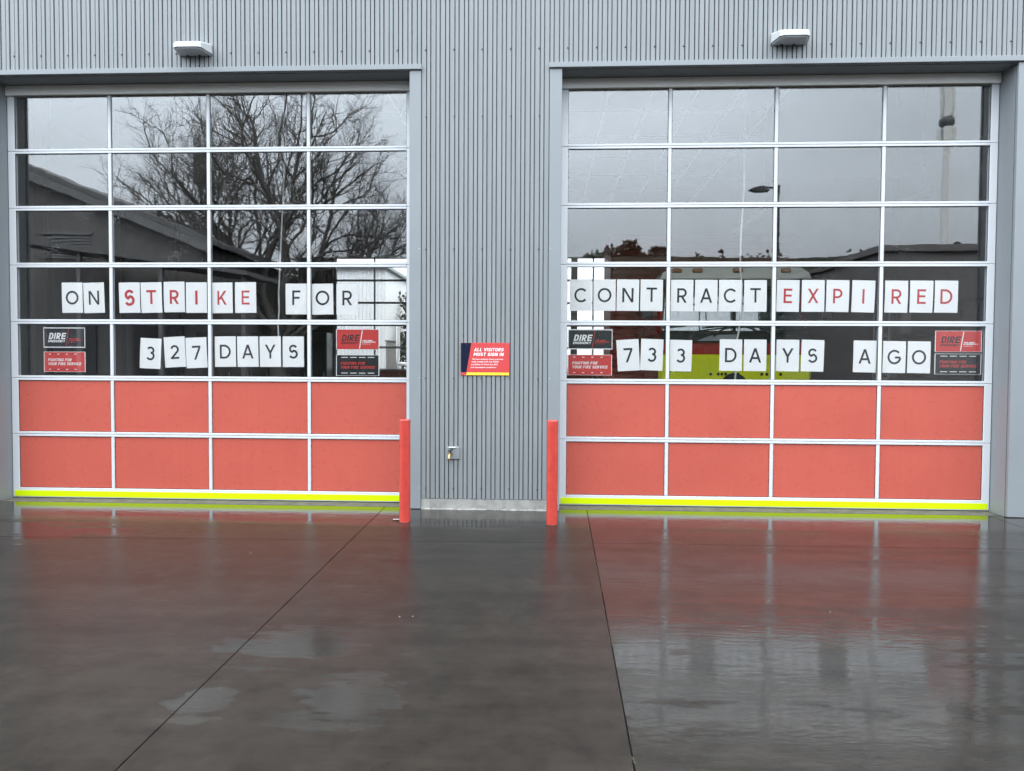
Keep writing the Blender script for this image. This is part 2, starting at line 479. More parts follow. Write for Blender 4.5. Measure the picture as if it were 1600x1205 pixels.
def red_panel_mat():
    mt = mat('red_door_panel', (0.50, 0.102, 0.075), 0.28)
    nt = mt.node_tree; N, Lk = nt.nodes, nt.links
    p = N['Principled BSDF']
    g = N.new('ShaderNodeNewGeometry')
    n = N.new('ShaderNodeTexNoise'); n.inputs['Scale'].default_value = 1.5; n.inputs['Detail'].default_value = 5
    Lk.new(g.outputs['Position'], n.inputs['Vector'])
    vo = N.new('ShaderNodeTexVoronoi'); vo.inputs['Scale'].default_value = 60
    mp2 = N.new('ShaderNodeMapping'); mp2.inputs['Scale'].default_value = (1, 0, .6)
    Lk.new(g.outputs['Position'], mp2.inputs[0]); Lk.new(mp2.outputs[0], vo.inputs['Vector'])
    n3 = N.new('ShaderNodeTexNoise'); n3.inputs['Scale'].default_value = 9; Lk.new(g.outputs['Position'], n3.inputs['Vector'])
    m1 = N.new('ShaderNodeMapRange'); m1.inputs['From Min'].default_value = .5; m1.inputs['From Max'].default_value = .75; m1.inputs['To Max'].default_value = .22
    Lk.new(n3.outputs['Fac'], m1.inputs['Value'])
    lt = N.new('ShaderNodeMath'); lt.operation = 'LESS_THAN'
    Lk.new(vo.outputs['Distance'], lt.inputs[0]); Lk.new(m1.outputs[0], lt.inputs[1])
    mxx = N.new('ShaderNodeMix'); mxx.data_type = 'RGBA'
    mxx.inputs['A'].default_value = (0.50, 0.102, 0.075, 1); mxx.inputs['B'].default_value = (0.48, 0.097, 0.071, 1)
    Lk.new(lt.outputs[0], mxx.inputs['Factor'])
    v = N.new('ShaderNodeMapRange'); v.inputs['To Min'].default_value = .9; v.inputs['To Max'].default_value = 1.1
    Lk.new(n.outputs['Fac'], v.inputs['Value'])
    s_ = N.new('ShaderNodeVectorMath'); s_.operation = 'SCALE'
    mp4 = N.new('ShaderNodeMapping'); mp4.inputs['Scale'].default_value = (26, 1, .9)
    Lk.new(g.outputs['Position'], mp4.inputs[0])
    n4 = N.new('ShaderNodeTexNoise'); n4.inputs['Scale'].default_value = 1.0; n4.inputs['Detail'].default_value = 5; Lk.new(mp4.outputs[0], n4.inputs['Vector'])
    v4 = N.new('ShaderNodeMapRange'); v4.inputs['From Min'].default_value = .3; v4.inputs['From Max'].default_value = .7; v4.inputs['To Min'].default_value = .975; v4.inputs['To Max'].default_value = 1.02
    Lk.new(n4.outputs['Fac'], v4.inputs['Value'])
    mv = N.new('ShaderNodeMath'); mv.operation = 'MULTIPLY'; Lk.new(v.outputs[0], mv.inputs[0]); Lk.new(v4.outputs[0], mv.inputs[1])
    Lk.new(mxx.outputs['Result'], s_.inputs[0]); Lk.new(mv.outputs[0], s_.inputs['Scale'])
    Lk.new(s_.outputs[0], p.inputs['Base Color'])
    r = N.new('ShaderNodeMapRange'); r.inputs['To Min'].default_value = .18; r.inputs['To Max'].default_value = .42
    Lk.new(n3.outputs['Fac'], r.inputs['Value']); Lk.new(r.outputs[0], p.inputs['Roughness'])
    return mt
M['redpanel'] = red_panel_mat()

def wet_concrete():
    mt = bpy.data.materials.new('wet_concrete'); mt.use_nodes = True
    nt = mt.node_tree; N, Lk = nt.nodes, nt.links
    p = N['Principled BSDF']
    g = N.new('ShaderNodeNewGeometry')
    def noise(scale, det, st=(1, 1, 1), rough=.55):
        mpn = N.new('ShaderNodeMapping'); mpn.inputs['Scale'].default_value = st
        Lk.new(g.outputs['Position'], mpn.inputs[0])
        n = N.new('ShaderNodeTexNoise'); n.inputs['Scale'].default_value = scale; n.inputs['Detail'].default_value = det; n.inputs['Roughness'].default_value = rough
        Lk.new(mpn.outputs[0], n.inputs['Vector'])
        return n.outputs['Fac']
    def rng(v, a, b, c, d, smooth=False):
        r = N.new('ShaderNodeMapRange'); r.interpolation_type = 'SMOOTHSTEP' if smooth else 'LINEAR'
        for k, x in zip(('From Min', 'From Max', 'To Min', 'To Max'), (a, b, c, d)): r.inputs[k].default_value = x
        Lk.new(v, r.inputs['Value']); return r.outputs[0]
    def op(o, a, b):
        n = N.new('ShaderNodeMath'); n.operation = o
        for i, x in enumerate((a, b)):
            if isinstance(x, (int, float)): n.inputs[i].default_value = x
            else: Lk.new(x, n.inputs[i])
        return n.outputs[0]
    big = noise(0.75, 6, rough=.6); mid = noise(6, 8, rough=.68); fine = noise(170, 3)
    streak = noise(1.5, 7, (.30, 3.2, 1), .6)
    grain = noise(420, 2)
    xyz = N.new('ShaderNodeSeparateXYZ'); Lk.new(g.outputs['Position'], xyz.inputs[0])
    # colour
    f = op('ADD', op('MULTIPLY', mid, .6), op('MULTIPLY', streak, .4))
    c = N.new('ShaderNodeValToRGB')
    c.color_ramp.elements[0].position = .38; c.color_ramp.elements[0].color = (0.0145, 0.0127, 0.0108, 1)
    c.color_ramp.elements[1].position = .62; c.color_ramp.elements[1].color = (0.0280, 0.0245, 0.0207, 1)
    Lk.new(f, c.inputs['Fac'])
    sc2 = N.new('ShaderNodeVectorMath'); sc2.operation = 'SCALE'
    Lk.new(c.outputs['Color'], sc2.inputs[0]); Lk.new(rng(grain, .3, .7, .65, 1.35), sc2.inputs['Scale'])
    Lk.new(sc2.outputs[0], p.inputs['Base Color'])
    # standing water film: the slab before the right-hand door lies lower and holds water, elsewhere shallow pools
    wob = noise(4.2, 7, (.5, 1.7, 1), .68)
    def pool(cx, cy, rx, ry, w):
        dx = op('DIVIDE', op('SUBTRACT', xyz.outputs['X'], cx), rx); dy = op('DIVIDE', op('SUBTRACT', xyz.outputs['Y'], cy), ry)
        d = op('SQRT', op('ADD', op('MULTIPLY', dx, dx), op('MULTIPLY', dy, dy)), 0)
        return rng(op('ADD', d, op('MULTIPLY', op('SUBTRACT', wob, .5), 4.6)), .72, 1.08, w, 0.0, True)
    right = rng(op('SUBTRACT', xyz.outputs['X'], op('MULTIPLY', xyz.outputs['Y'], .0197)), 3.708, 3.712, 0.0, 1.0)
    low = op('MULTIPLY', right, rng(op('ADD', op('MULTIPLY', big, .6), op('MULTIPLY', streak, .4)), .43, .53, .30, .80, True))
    main = op('MULTIPLY', right, pool(4.55, -3.75, 1.35, .80, 1.0))
    pools = op('MAXIMUM', pool(2.12, -3.55, .34, .26, .85), op('MAXIMUM', pool(2.50, -4.10, .22, .24, .8), pool(1.93, -4.12, .13, .14, .8)))
    pools = op('MAXIMUM', pools, op('MAXIMUM', pool(-.9, -1.35, .9, .30, .75), pool(2.75, -.62, .55, .30, .9)))
    foot = rng(op('ADD', xyz.outputs['Y'], op('MULTIPLY', streak, .9)), -.60, -.10, 0.0, 1.0, True)
    film = op('MAXIMUM', op('MAXIMUM', op('MAXIMUM', low, main), pools), foot)
    Lk.new(op('ADD', rng(film, 0, 1, 1.185, 1.345), op('ADD', op('MULTIPLY', foot, .30), op('MULTIPLY', main, .09))), p.inputs['IOR'])
    Lk.new(op('ADD', rng(film, 0, 1, .23, .035), op('MULTIPLY', op('SUBTRACT', mid, .5), op('ADD', .04, rng(film, 0, 1, .14, .03)))), p.inputs['Roughness'])
    b1 = N.new('ShaderNodeBump'); b1.inputs['Distance'].default_value = .004
    Lk.new(rng(film, 0, 1, .22, .02), b1.inputs['Strength']); Lk.new(fine, b1.inputs['Height'])
    b2 = N.new('ShaderNodeBump'); b2.inputs['Strength'].default_value = .24; b2.inputs['Distance'].default_value = .004
    Lk.new(noise(19, 4, (.45, 1.5, 1)), b2.inputs['Height']); Lk.new(b1.outputs[0], b2.inputs['Normal'])
    b3 = N.new('ShaderNodeBump'); b3.inputs['Strength'].default_value = .12; b3.inputs['Distance'].default_value = .01
    Lk.new(noise(4.5, 3, (.6, 1.2, 1)), b3.inputs['Height']); Lk.new(b2.outputs[0], b3.inputs['Normal'])
    Lk.new(b3.outputs[0], p.inputs['Normal'])
    return mt
M['wet'] = wet_concrete()
M['asphalt'] = mat('wet_asphalt', (0.035, 0.035, 0.036), 0.45, noise=.25, nscale=1.5, bump=.3, bscale=80)

# ------------------------------------------------------------------ ground
mb = MB(); mb.box(-300, 300, -300, 300, -0.4, -0.03)
tag(mb.build('ground', M['asphalt']), kind='structure')
fore = bpy.data.objects.new('forecourt', None); col.objects.link(fore)
tag(fore, 'wet concrete forecourt slabs in front of the fire station', 'forecourt', kind='structure')
XS = [-9.0, -2.02, 1.83, 3.665, 7.38, 15.0]
YS = [-0.165, -1.47, -8.2, -13.2]
def joint_x(i, y):                      # the joints are not laid quite square
    return XS[i] + ((-.0198 * (y + .33) - .040) if i == 2 else (.0197 * (y + .36) + .038) if i == 3 else 0)
def joint_y(j, x):
    return YS[j] + (.024 * max(-2, min(5, x)) - .055 if j == 1 else 0)
for i in range(5):
    for j in range(3):
        b = MB(); g_ = .0032
        top = []
        for (ii, jj, sx, sy) in ((i, j + 1, 1, 1), (i + 1, j + 1, -1, 1), (i + 1, j, -1, -1), (i, j, 1, -1)):
            y = joint_y(jj, XS[ii]); x = joint_x(ii, y)
            top.append((x + sx * g_, y + (sy * .004 if not (jj == 0) else 0)))
        vs = [(x, y, 0.0) for x, y in top] + [(x, y, -.12) for x, y in top]
        b.faces(vs, [(0, 1, 2, 3), (7, 6, 5, 4)] + [((k + 1) % 4, k, k + 4, (k + 1) % 4 + 4) for k in range(4)])
        b.build('concrete_slab', M['wet'], fore)

# moss in the joint
b = MB()
for k in range(150):
    y = -rnd.uniform(.5, 6.8); x = joint_x(3, y) + rnd.gauss(0, .002); h = rnd.uniform(-.002, .003); r_ = rnd.uniform(.002, .006)
    if math.sin(y * 5.1) + math.sin(y * 2.3 + 1) < .3: continue
    b.face([(x - r_, y, h * .4), (x, y - r_ * 2, h), (x + r_, y, h * .4), (x, y + r_ * 2, h)])
tag(b.build('moss', mat('moss', (0.035, 0.038, 0.014), .9)), kind='stuff')

b = MB(); r2 = random.Random(5)
for x, y, q in ((2.53, -3.12, .008), (2.60, -3.11, .007), (-.55, -2.65, .008), (4.9, -2.9, .006), (1.2, -1.9, .006), (5.9, -1.25, .006), (4.45, -1.2, .005)):
    q *= .55; b.lathe([(q * .7, .001), (q, q * .5), (q * .5, q)], Matrix.Translation((x, y, 0)) @ Matrix.Scale(r2.uniform(.7, 1.4), 4, (1, 0, 0)), 6)
tag(b.build('grit', mat('pale_grit', (.3, .3, .28), .7)), kind='stuff')

# ------------------------------------------------------------------ fire station
st = thing('fire_station', (0, 0, 0), 'grey ribbed steel fire station front with two glazed red and white bay doors', 'building')
DX = 5.470
FY = -0.25                    # cladding face
PITCH, PH = 0.0875, 2.212
def clad_sheet(x0, x1, z0, z1):
    b = MB()
    k0 = math.floor((x0 - PH) / PITCH) - 1; k1 = math.ceil((x1 - PH) / PITCH) + 1
    pr = [(x0, 0)]
    def at(x):
        u = (x - PH) / PITCH; u = (u - round(u)) * PITCH; a = abs(u)
        return -.004 if a < .0135 else .011 if a < .0215 else 0
    for k in range(k0, k1 + 1):
        c = PH + k * PITCH
        for x, d in ((c - .0242, 0), (c - .0230, .026), (c - .0150, .026), (c - .0138, -.006), (c + .0138, -.006), (c + .0150, .026), (c + .0230, .026), (c + .0242, 0)):
            if x0 < x < x1: pr.append((x, d))
    pr[0] = (x0, pr[1][1] if len(pr) > 1 else 0)
    pr.append((x1, pr[-1][1]))
    th = .03
    for i in range(len(pr) - 1):
        (xa, da), (xb, db) = pr[i], pr[i + 1]
        b.face([(xa, FY + da, z0), (xb, FY + db, z0), (xb, FY + db, z1), (xa, FY + da, z1)])
        b.face([(xa, FY + da, z0), (xa, FY + th, z0), (xb, FY + th, z0), (xb, FY + db, z0)])
    return b.build('cladding_sheet', M['clad'], st)
SW = PITCH * 9
ZB, ZT = 4.136, 5.9
for k in range(-8, 9):
    x0 = PH + PITCH * .5 + k * SW; x1 = x0 + SW - .0006
    segs = []
    if x1 <= 2.145 or x0 >= 3.33: segs = [(x0, x1, ZB)]
    else:
        if x0 < 2.145: segs.append((x0, 2.145, ZB)); x0 = 2.1452
        if x1 > 3.33: segs += [(x0, 3.33, .102), (3.3302, x1, ZB)]
        else: segs.append((x0, x1, .102))
    for a, c, z in segs: clad_sheet(a, c, z, ZT)

# structural core behind the cladding, reveals and soffit
for x0, x1 in ((2.037, 3.443), (-9, -2.032), (7.502, 15)):
    b = MB(); b.box(x0, x1, FY + .034, .07, .002, 4.6); b.build('pier', M['trim'], st)
for x0, x1 in ((-2.03, 2.035), (3.445, 7.5)):
    b = MB(); b.box(x0, x1, FY + .034, .07, 4.085, 4.6); b.build('soffit', M['trim'], st)
b = MB(); b.box(-9, 15, FY + .035, .07, 4.602, 5.898); b.build('upper_wall', M['trim'], st)
for x0, x1 in ((2.035, 2.143), (3.332, 3.445), (-2.16, -2.03), (7.5, 7.66)):
    b = MB(); b.bbox(x0, x1, FY - .013, FY + .021, .004, 4.079, .003); b.build('jamb_trim', M['trim'], st)
for x0, x1 in ((-2.2, 2.150), (3.325, 7.72)):
    b = MB()
    b.bbox(x0, x1, FY - .034, FY + .02, 4.083, 4.130, .003)
    b.build('head_flashing', M['trim'], st)
for x0, x1 in ((-9, -2.162), (7.662, 15)):
    clad_sheet(x0, x1, .102, 4.081)
b = MB()
xs = [2.146 + i * (3.331 - 2.146) / 40 for i in range(41)]
for i in range(40):
    zb0 = .0 ; h = .098
    y0 = FY - .004 + rnd.uniform(-.004, .004)
    b.face([(xs[i], y0, zb0), (xs[i + 1], y0, zb0), (xs[i + 1], FY + .0, h), (xs[i], FY + .0, h)])
    b.face([(xs[i], FY, h), (xs[i + 1], FY, h), (xs[i + 1], FY + .02, h), (xs[i], FY + .02, h)])
b.build('plinth', M['plinth'], st)
# rough mortar droppings along the plinth foot
b = MB()
for k in range(70):
    x = rnd.uniform(2.15, 3.33); w = rnd.uniform(.01, .05); d = rnd.uniform(.004, .018); h = rnd.uniform(.004, .016)
    b.faces([(x - w, FY - .002, 0.001), (x + w, FY - .002, .001), (x + w * .6, FY - .004 - d, .001), (x - w * .7, FY - .004 - d, .001), (x + w * .1, FY - .002, h)],
            [(0, 4, 3), (3, 4, 2), (2, 4, 1)])
tag(b.build('mortar_dropping', M['plinth'], st), kind='stuff')
for cx in (0, DX):
    b = MB(); b.bbox(cx - 2.028, cx + 2.028, -.168, .075, -.05, .004, .004); b.build('threshold', M['dryconc'], st)
# screws
b = MB()
def screw(x, z):
    Mx = Matrix.Translation((x, FY, z)) @ Matrix.Rotation(R(90), 4, 'X')
    b.lathe([(.0095, 0), (.0095, .002), (.0055, .003), (.0055, .008)], Mx, 8)
for z in (5.0, 4.27):
    k = -30
    while k < 45:
        x = PH - .028 + k * PITCH * 3
        if -3.2 < x < 8.6: screw(x, z)
        k += 1
for z in (3.66, 2.438, 1.235, .201):
    for k in range(5): screw(PH - .022 + k * PITCH * 3, z)
tag(b.build('cladding_screw', M['screw'], st), kind='stuff')
b = MB()
for z in (2.44, 1.236, .2):
    for x in (2.128, 3.347): b.lathe([(.005, 0), (.004, .003)], Matrix.Translation((x, FY - .013, z)) @ Matrix.Rotation(R(90), 4, 'X'), 8)
tag(b.build('trim_rivet', M['frame'], st), kind='stuff')

# sectional doors ------------------------------------------------
ZL = [0.010, 0.648, 1.208, 1.768, 2.328, 2.888, 3.448, 4.083]
OUT, GE = 2.026, 1.957
MX = (-.9936, 0.0, .9936)
EDG = [(-GE, MX[0] - .017), (MX[0] + .017, MX[1] - .017), (MX[1] + .017, MX[2] - .017), (MX[2] + .017, GE)]
cache = {}
def shared(key, fn):
    if key not in cache: cache[key] = fn()
    return cache[key]
def mbox(name, mt, *a, **k):
    def f():
        q = MB(); q.bbox(*a, **k); return q.mesh(name, mt)
    return f
def sectional_door(cx, y, rz):
    d = sub('sectional_door', st, (cx, y, 0), rz)
    for s in range(7):
        z0, z1 = ZL[s], ZL[s + 1]
        g0 = z0 + .0235 if s else .107
        g1 = z1 - .0235 if s < 6 else 3.990
        for sx in (-1, 1):
            x0, x1 = (-OUT, -GE) if sx < 0 else (GE, OUT)
            link('stile', shared(('st', s, sx), mbox('stile', M['frame'], x0, x1, -.0, .045, z0 + .0015, z1 - .0015 if s < 6 else g1 - .003, b=.003)), d)
        link('rail', shared(('rb', s), mbox('rail', M['frame'], -GE, GE, -.001, .045, z0 + .0015, g0, b=.003)), d)
        if s < 6: link('rail', shared(('rt', s), mbox('rail', M['frame'], -GE, GE, -.0012, .045, g1, z1 - .0015, b=.003)), d)
        else: link('header_rail', shared(('rt', s), mbox('header_rail', M['header'], -OUT + .001, OUT - .001, -.030, .045, g1 - .002, z1 - .0015, b=.004)), d)
        for mxx in MX:
            link('mullion', shared(('mu', s, mxx), mbox('mullion', M['frame'], mxx - .017, mxx + .017, .0008, .045, g0, g1, b=.006)), d)
        for q, (a, c) in enumerate(EDG):
            if s < 2:
                o = link('red_panel', shared(('rp', s, q), mbox('red_panel', M['redpanel'], a + .003, c - .003, .012, .03, g0 + .003, g1 - .003, b=.002)), d)
            else:
                def gp():
                    w = MB(); w.box(a + .002, c - .002, .014, .020, g0 + .002, g1 - .002); return w.mesh('glass_pane', M['glass'])
                o = link('glass_pane', shared(('gp', s, q), gp), d)
            def gk():
                w = MB(); t = .0045
                w.box(a, c, .009, .0135, g1 - t, g1 - .0002); w.box(a, c, .009, .0135, g0 + .0002, g0 + t * .6)
                w.box(a + .0002, a + t * .8, .0091, .0134, g0 + t, g1 - t); w.box(c - t * .8, c - .0002, .0091, .0134, g0 + t, g1 - t)
                return w.mesh('gasket', M['gasket'])
            link('gasket', shared(('gk', s, q), gk), d)
    link('yellow_strip', shared('tape', mbox('yellow_strip', M['tape'], -2.008, 2.008, -.004, -.0012, .021, .079, b=.001)), d)
    link('bottom_seal', shared('seal', mbox('bottom_seal', M['gasket'], -2.02, 2.02, .004, .04, .0045, .0105, b=.001)), d)
    return d
tag(sectional_door(0, 0, 0), 'bay door reading ON STRIKE FOR 327 DAYS')
tag(sectional_door(DX, 0, 0), 'bay door reading CONTRACT EXPIRED 733 DAYS AGO')
tag(sectional_door(0, 11.0, math.pi), 'rear glazed bay door seen through the front glass')
tag(sectional_door(DX, 11.0, math.pi), 'rear glazed bay door behind the fire truck')

# interior shell
b = MB(); b.box(-6.2, 12, .072, 11.1, -.05, .006); b.build('bay_floor', M['intfloor'], st)
b = MB()
b.box(-6.2, -6.0, .072, 11.2, .008, 5.898); b.box(11.8, 12, .072, 11.2, .008, 5.898)
for x0, x1 in ((-6, -2.03), (2.03, 3.44), (7.5, 11.8)): b.box(x0, x1, 10.9, 11.2, .008, 4.09)
b.box(-6, 11.8, 10.9, 11.2, 4.092, 5.898)
b.box(2.04, 3.44, .072, .1, .008, 4.6); b.box(-6, 11.8, .072, .1, 4.602, 5.898)
b.build('interior_wall', M['intwall'], st)
b = MB(); b.box(-9.2, 15.2, FY - .0, 11.3, 5.9, 6.05); b.build('roof', M['trim'], st)
b = MB(); b.box(-5.99, 11.79, .101, 10.89, 5.86, 5.897); b.build('added_ceiling', mat('dark_ceiling', (.05, .05, .052), .8), st)  # unseen dark panel, added so the roof underside doesn't brighten the upper panes
for k in range(11):
    b = MB(); x = .65 + .575 * k; b.box(x - .014, x + .014, 2.2, 9.6, 4.9, 4.93); b.build('ceiling_bar', M['bar'], st)
for k in range(7):
    b = MB(); y = 2.2 + 1.15 * k; b.box(.4, 6.6, y - .01, y + .01, 4.932, 4.95); b.build('ceiling_bar', M['bar'], st)

# ------------------------------------------------------------------ lettered sheets of paper
PAPERS = [
 ('L1', 'ON STRIKE FOR', [('O', -1.404, 2.008, 0.3), ('N', -1.181, 2.007, 1.6), ('S', -0.818, 2.009, 0.8), ('T', -0.596, 2.01, 1.2), ('R', -0.364, 2.016, 0.7), ('I', -0.14, 2.01, 0.3), ('K', 0.119, 2.008, 0.5), ('E', 0.355, 2.011, 0.3), ('F', 0.862, 1.997, 0), ('O', 1.123, 1.996, 1), ('R', 1.367, 1.996, 0.4)]),
 ('L2', '327 DAYS', [('3', -0.611, 1.457, -2.8), ('2', -0.363, 1.472, 3), ('7', -0.144, 1.466, 2.4), ('D', 0.148, 1.478, 0.6), ('A', 0.374, 1.479, 0.9), ('Y', 0.6, 1.48, 0.6), ('S', 0.83, 1.48, 0.2)]),
 ('R1', 'CONTRACT EXPIRED', [('C', 3.644, 2.036, 0), ('O', 3.872, 2.037, 0), ('N', 4.095, 2.037, -0.6), ('T', 4.321, 2.036, -0.6), ('R', 4.609, 2.034, -0.6), ('A', 4.838, 2.033, -0.3), ('C', 5.065, 2.033, -0.4), ('T', 5.302, 2.031, 0), ('E', 5.606, 2.031, -0.9), ('X', 5.841, 2.031, -0.4), ('P', 6.07, 2.03, -0.9), ('I', 6.308, 2.027, -1.5), ('R', 6.613, 2.025, -0.7), ('E', 6.844, 2.025, -0.7), ('D', 7.072, 2.025, -0.7)]),
 ('R2', '733 DAYS AGO', [('7', 4.103, 1.461, 3.3), ('3', 4.329, 1.466, -1.8), ('3', 4.603, 1.459, -1.3), ('D', 5.078, 1.466, -0.3), ('A', 5.308, 1.465, -0.4), ('Y', 5.613, 1.465, -0.6), ('S', 5.846, 1.464, -1.2), ('A', 6.332, 1.459, -0.8), ('G', 6.605, 1.455, -0.8), ('O', 6.833, 1.454, -0.7)])]
def in_words(phrase, idx):
    n = 0
    for w in phrase.split():
        if idx < n + len(w): return w, idx - n
        n += len(w)
ORD = ['first', 'second', 'third', 'fourth', 'fifth', 'sixth', 'seventh', 'eighth']
PY = 0.0235
for row, phrase, items in PAPERS:
    for i, (ch, x, z, a) in enumerate(items):
        w, j = in_words(phrase, i)
        red = w in ('STRIKE', 'EXPIRED')
        t_ = thing('paper_sheet', (x, PY, z), None, 'paper sheet', 'lettered paper sheets taped inside the bay door glass')
        kind = 'figure' if ch.isdigit() else 'letter'
        where = {'ON': 'of ON', 'FOR': 'of FOR', 'STRIKE': 'of STRIKE', '327': 'of the 327 under STRIKE', 'CONTRACT': 'of CONTRACT', 'EXPIRED': 'of EXPIRED', '733': 'of the 733 under CONTRACT', 'AGO': 'of AGO'}.get(w)
        if w == 'DAYS': where = 'of DAYS below STRIKE FOR' if row == 'L2' else 'of DAYS below CONTRACT EXPIRED'
        t_['label'] = f"white paper sheet with a {'red' if red else 'black'} {ch}, {ORD[j]} {kind} {where}"
        t_.rotation_euler = (0, -R(a), 0)   # tilt in the plane of the glass
        t_.rotation_euler[1] = -R(a)
        b = MB(); nx, nz = 6, 8
        cb = [rnd.uniform(0, .003) for _ in range(4)]
        W_, H_ = .2125, .301
        def bow(u, v):
            q = 0
            for (cu_, cv), am in zip(((0, 0), (1, 0), (0, 1), (1, 1)), cb):
                dd = max(0, 1 - 1.9 * math.hypot(u - cu_, v - cv)); q += am * dd * dd * 2
            return q
        vs = [((k / nx - .5) * W_, bow(k / nx, l / nz), (l / nz - .5) * H_) for l in range(nz + 1) for k in range(nx + 1)]
        n_ = len(vs)
        fs = [(l * (nx + 1) + k, l * (nx + 1) + k + 1, (l + 1) * (nx + 1) + k + 1, (l + 1) * (nx + 1) + k) for l in range(nz) for k in range(nx)]
        b.faces(vs, fs, 0, True)
        b.faces([(p[0], p[1] + .0004, p[2]) for p in vs], [tuple(reversed(f)) for f in fs], 0, True)
        b.build('sheet', M['paper'], t_)
        b = MB()
        cap, bold, dx, dz = .137, 0.0, 0, 0
        if row == 'L1' and ch == 'S': cap, bold, dz = .160, .012, -.002
        if row == 'L1' and w == 'STRIKE' and ch == 'I': bold = .018
        if row == 'L1' and w == 'STRIKE' and ch in 'TR': bold = .010
        if w == 'FOR': cap, dz = .143, .012
        if ch == 'O' and w == 'ON': bold = .004
        if ch == 'T': dz += .005
        add_word(b, ch, dx, dz - cap / 2, -.0009, cap, wt=.14 + bold * 2, align='C')
        b.build('figure' if ch.isdigit() else 'letter', M['redink'] if red else M['ink'], t_)

# ------------------------------------------------------------------ small protest signs behind the glass
def poster(kind, black, x0, z1, x1, z0, label):
    t_ = thing('protest_sign', ((x0 + x1) / 2, PY, (z0 + z1) / 2), label, 'sign', 'protest signs behind the bay door glass')
    w, h = x1 - x0, z1 - z0
    b = MB(); b.bbox(-w / 2, w / 2, -.001, .002, -h / 2, h / 2, .0005); b.build('board', M['whiteprint'], t_)
    e_ = .010
    eb = e_ if (kind == 'dire' and black) else .0035
    b = MB(); b.box(-w / 2 + e_ * .75, w / 2 - e_ * .75, -.0018, -.0011, -h / 2 + eb, h / 2 - eb)
    b.build('face', M['blackboard'] if black else M['redboard'], t_)
    y = -.0024
    X = lambda u: -w / 2 + u * w
    Z = lambda v: h / 2 - v * h
    if kind == 'dire':
        b = MB()
        add_word(b, 'DIRE', X(.125), Z(.58), y, h * .31, wt=.20, width=w * .43, shear=.2, sq=True)
        add_word(b, 'EMERGENCY', X(.11), Z(.735), y, h * .115, wt=.22, width=w * .41, shear=.2, sq=True)
        b.build('lettering', M['whiteprint'] if black else M['ink'], t_)
        b = MB(); t = .0022 if black else .0045
        b.face([(X(.545) - t, y, Z(.95)), (X(.545) + t, y, Z(.95)), (X(.61) + t, y, Z(.05)), (X(.61) - t, y, Z(.05))])
        b.build('slash', M['redboard'] if black else M['whiteprint'], t_)
        b = MB(); r2 = random.Random(3)
        for ln, (v, x_a, x_b) in enumerate(((.585, .62, .84), (.66, .61, .93), (.735, .605, .80))):
            u = x_a; hh = (.055, .06, .022)[ln]
            while u < x_b:
                uw = r2.uniform(.012, .03)
                b.face([(X(u), y, Z(v)), (X(min(u + uw, x_b)), y, Z(v)), (X(min(u + uw, x_b)) + .001, y, Z(v - hh)), (X(u) + .001, y, Z(v - hh))])
                u += uw + (.006 if r2.random() < .8 else .02)
        tag(b.build('small_print', M['redink'] if black else M['whiteprint'], t_), kind='stuff')
    else:
        b = MB()
        add_word(b, 'FIGHTING FOR', X(.10), Z(.47), y, h * .135, wt=.19, width=w * .58, shear=.22, sq=True)
        add_word(b, 'YOUR FIRE SERVICE', X(.10), Z(.665), y, h * .135, wt=.19, width=w * .81, shear=.22, sq=True)
        b.build('lettering', M['redboard'] if black else M['whiteprint'], t_)
        b = MB()
        for v in (.125, .875):
            for k in range(4):
                u0 = .12 + k * .205; ww = .15 if black else .055
                b.face([(X(u0), y, Z(v + .012)), (X(u0 + ww), y, Z(v + .012)), (X(u0 + ww) + .001, y, Z(v - .02)), (X(u0) + .001, y, Z(v - .02))])
        b.build('dash', M['whiteprint'], t_)
        if not black:
            b = MB()
            for v in (.125, .875):
                b.face([(X(.10), y + .0003, Z(v + .008)), (X(.92), y + .0003, Z(v + .008)), (X(.92), y + .0003, Z(v - .012)), (X(.10), y + .0003, Z(v - .012))])
            b.build('dark_line', M['darkred'], t_)
poster('dire', True, -1.705, 1.712, -1.276, 1.510, 'black DIRE EMERGENCY sign, white bordered, left of 327 above a red sign')
poster('fight', False, -1.705, 1.470, -1.276, 1.268, 'red FIGHTING FOR YOUR FIRE SERVICE sign in the left bay door near ON')
poster('dire', False, 1.257, 1.702, 1.684, 1.504, 'red DIRE EMERGENCY sign under the sheets reading FOR')
poster('fight', True, 1.257, 1.452, 1.684, 1.247, 'black FIGHTING FOR YOUR FIRE SERVICE sign right of 327 DAYS')
poster('dire', True, 3.525, 1.709, 3.952, 1.515, 'black DIRE EMERGENCY sign, white bordered, under the C of CONTRACT')
poster('fight', False, 3.522, 1.464, 3.949, 1.265, 'red FIGHTING FOR YOUR FIRE SERVICE sign left of 733')
poster('dire', False, 6.977, 1.705, 7.406, 1.505, 'red DIRE EMERGENCY sign right of AGO above a black sign')
poster('fight', True, 6.977, 1.489, 7.406, 1.294, 'black FIGHTING FOR YOUR FIRE SERVICE sign right of AGO')

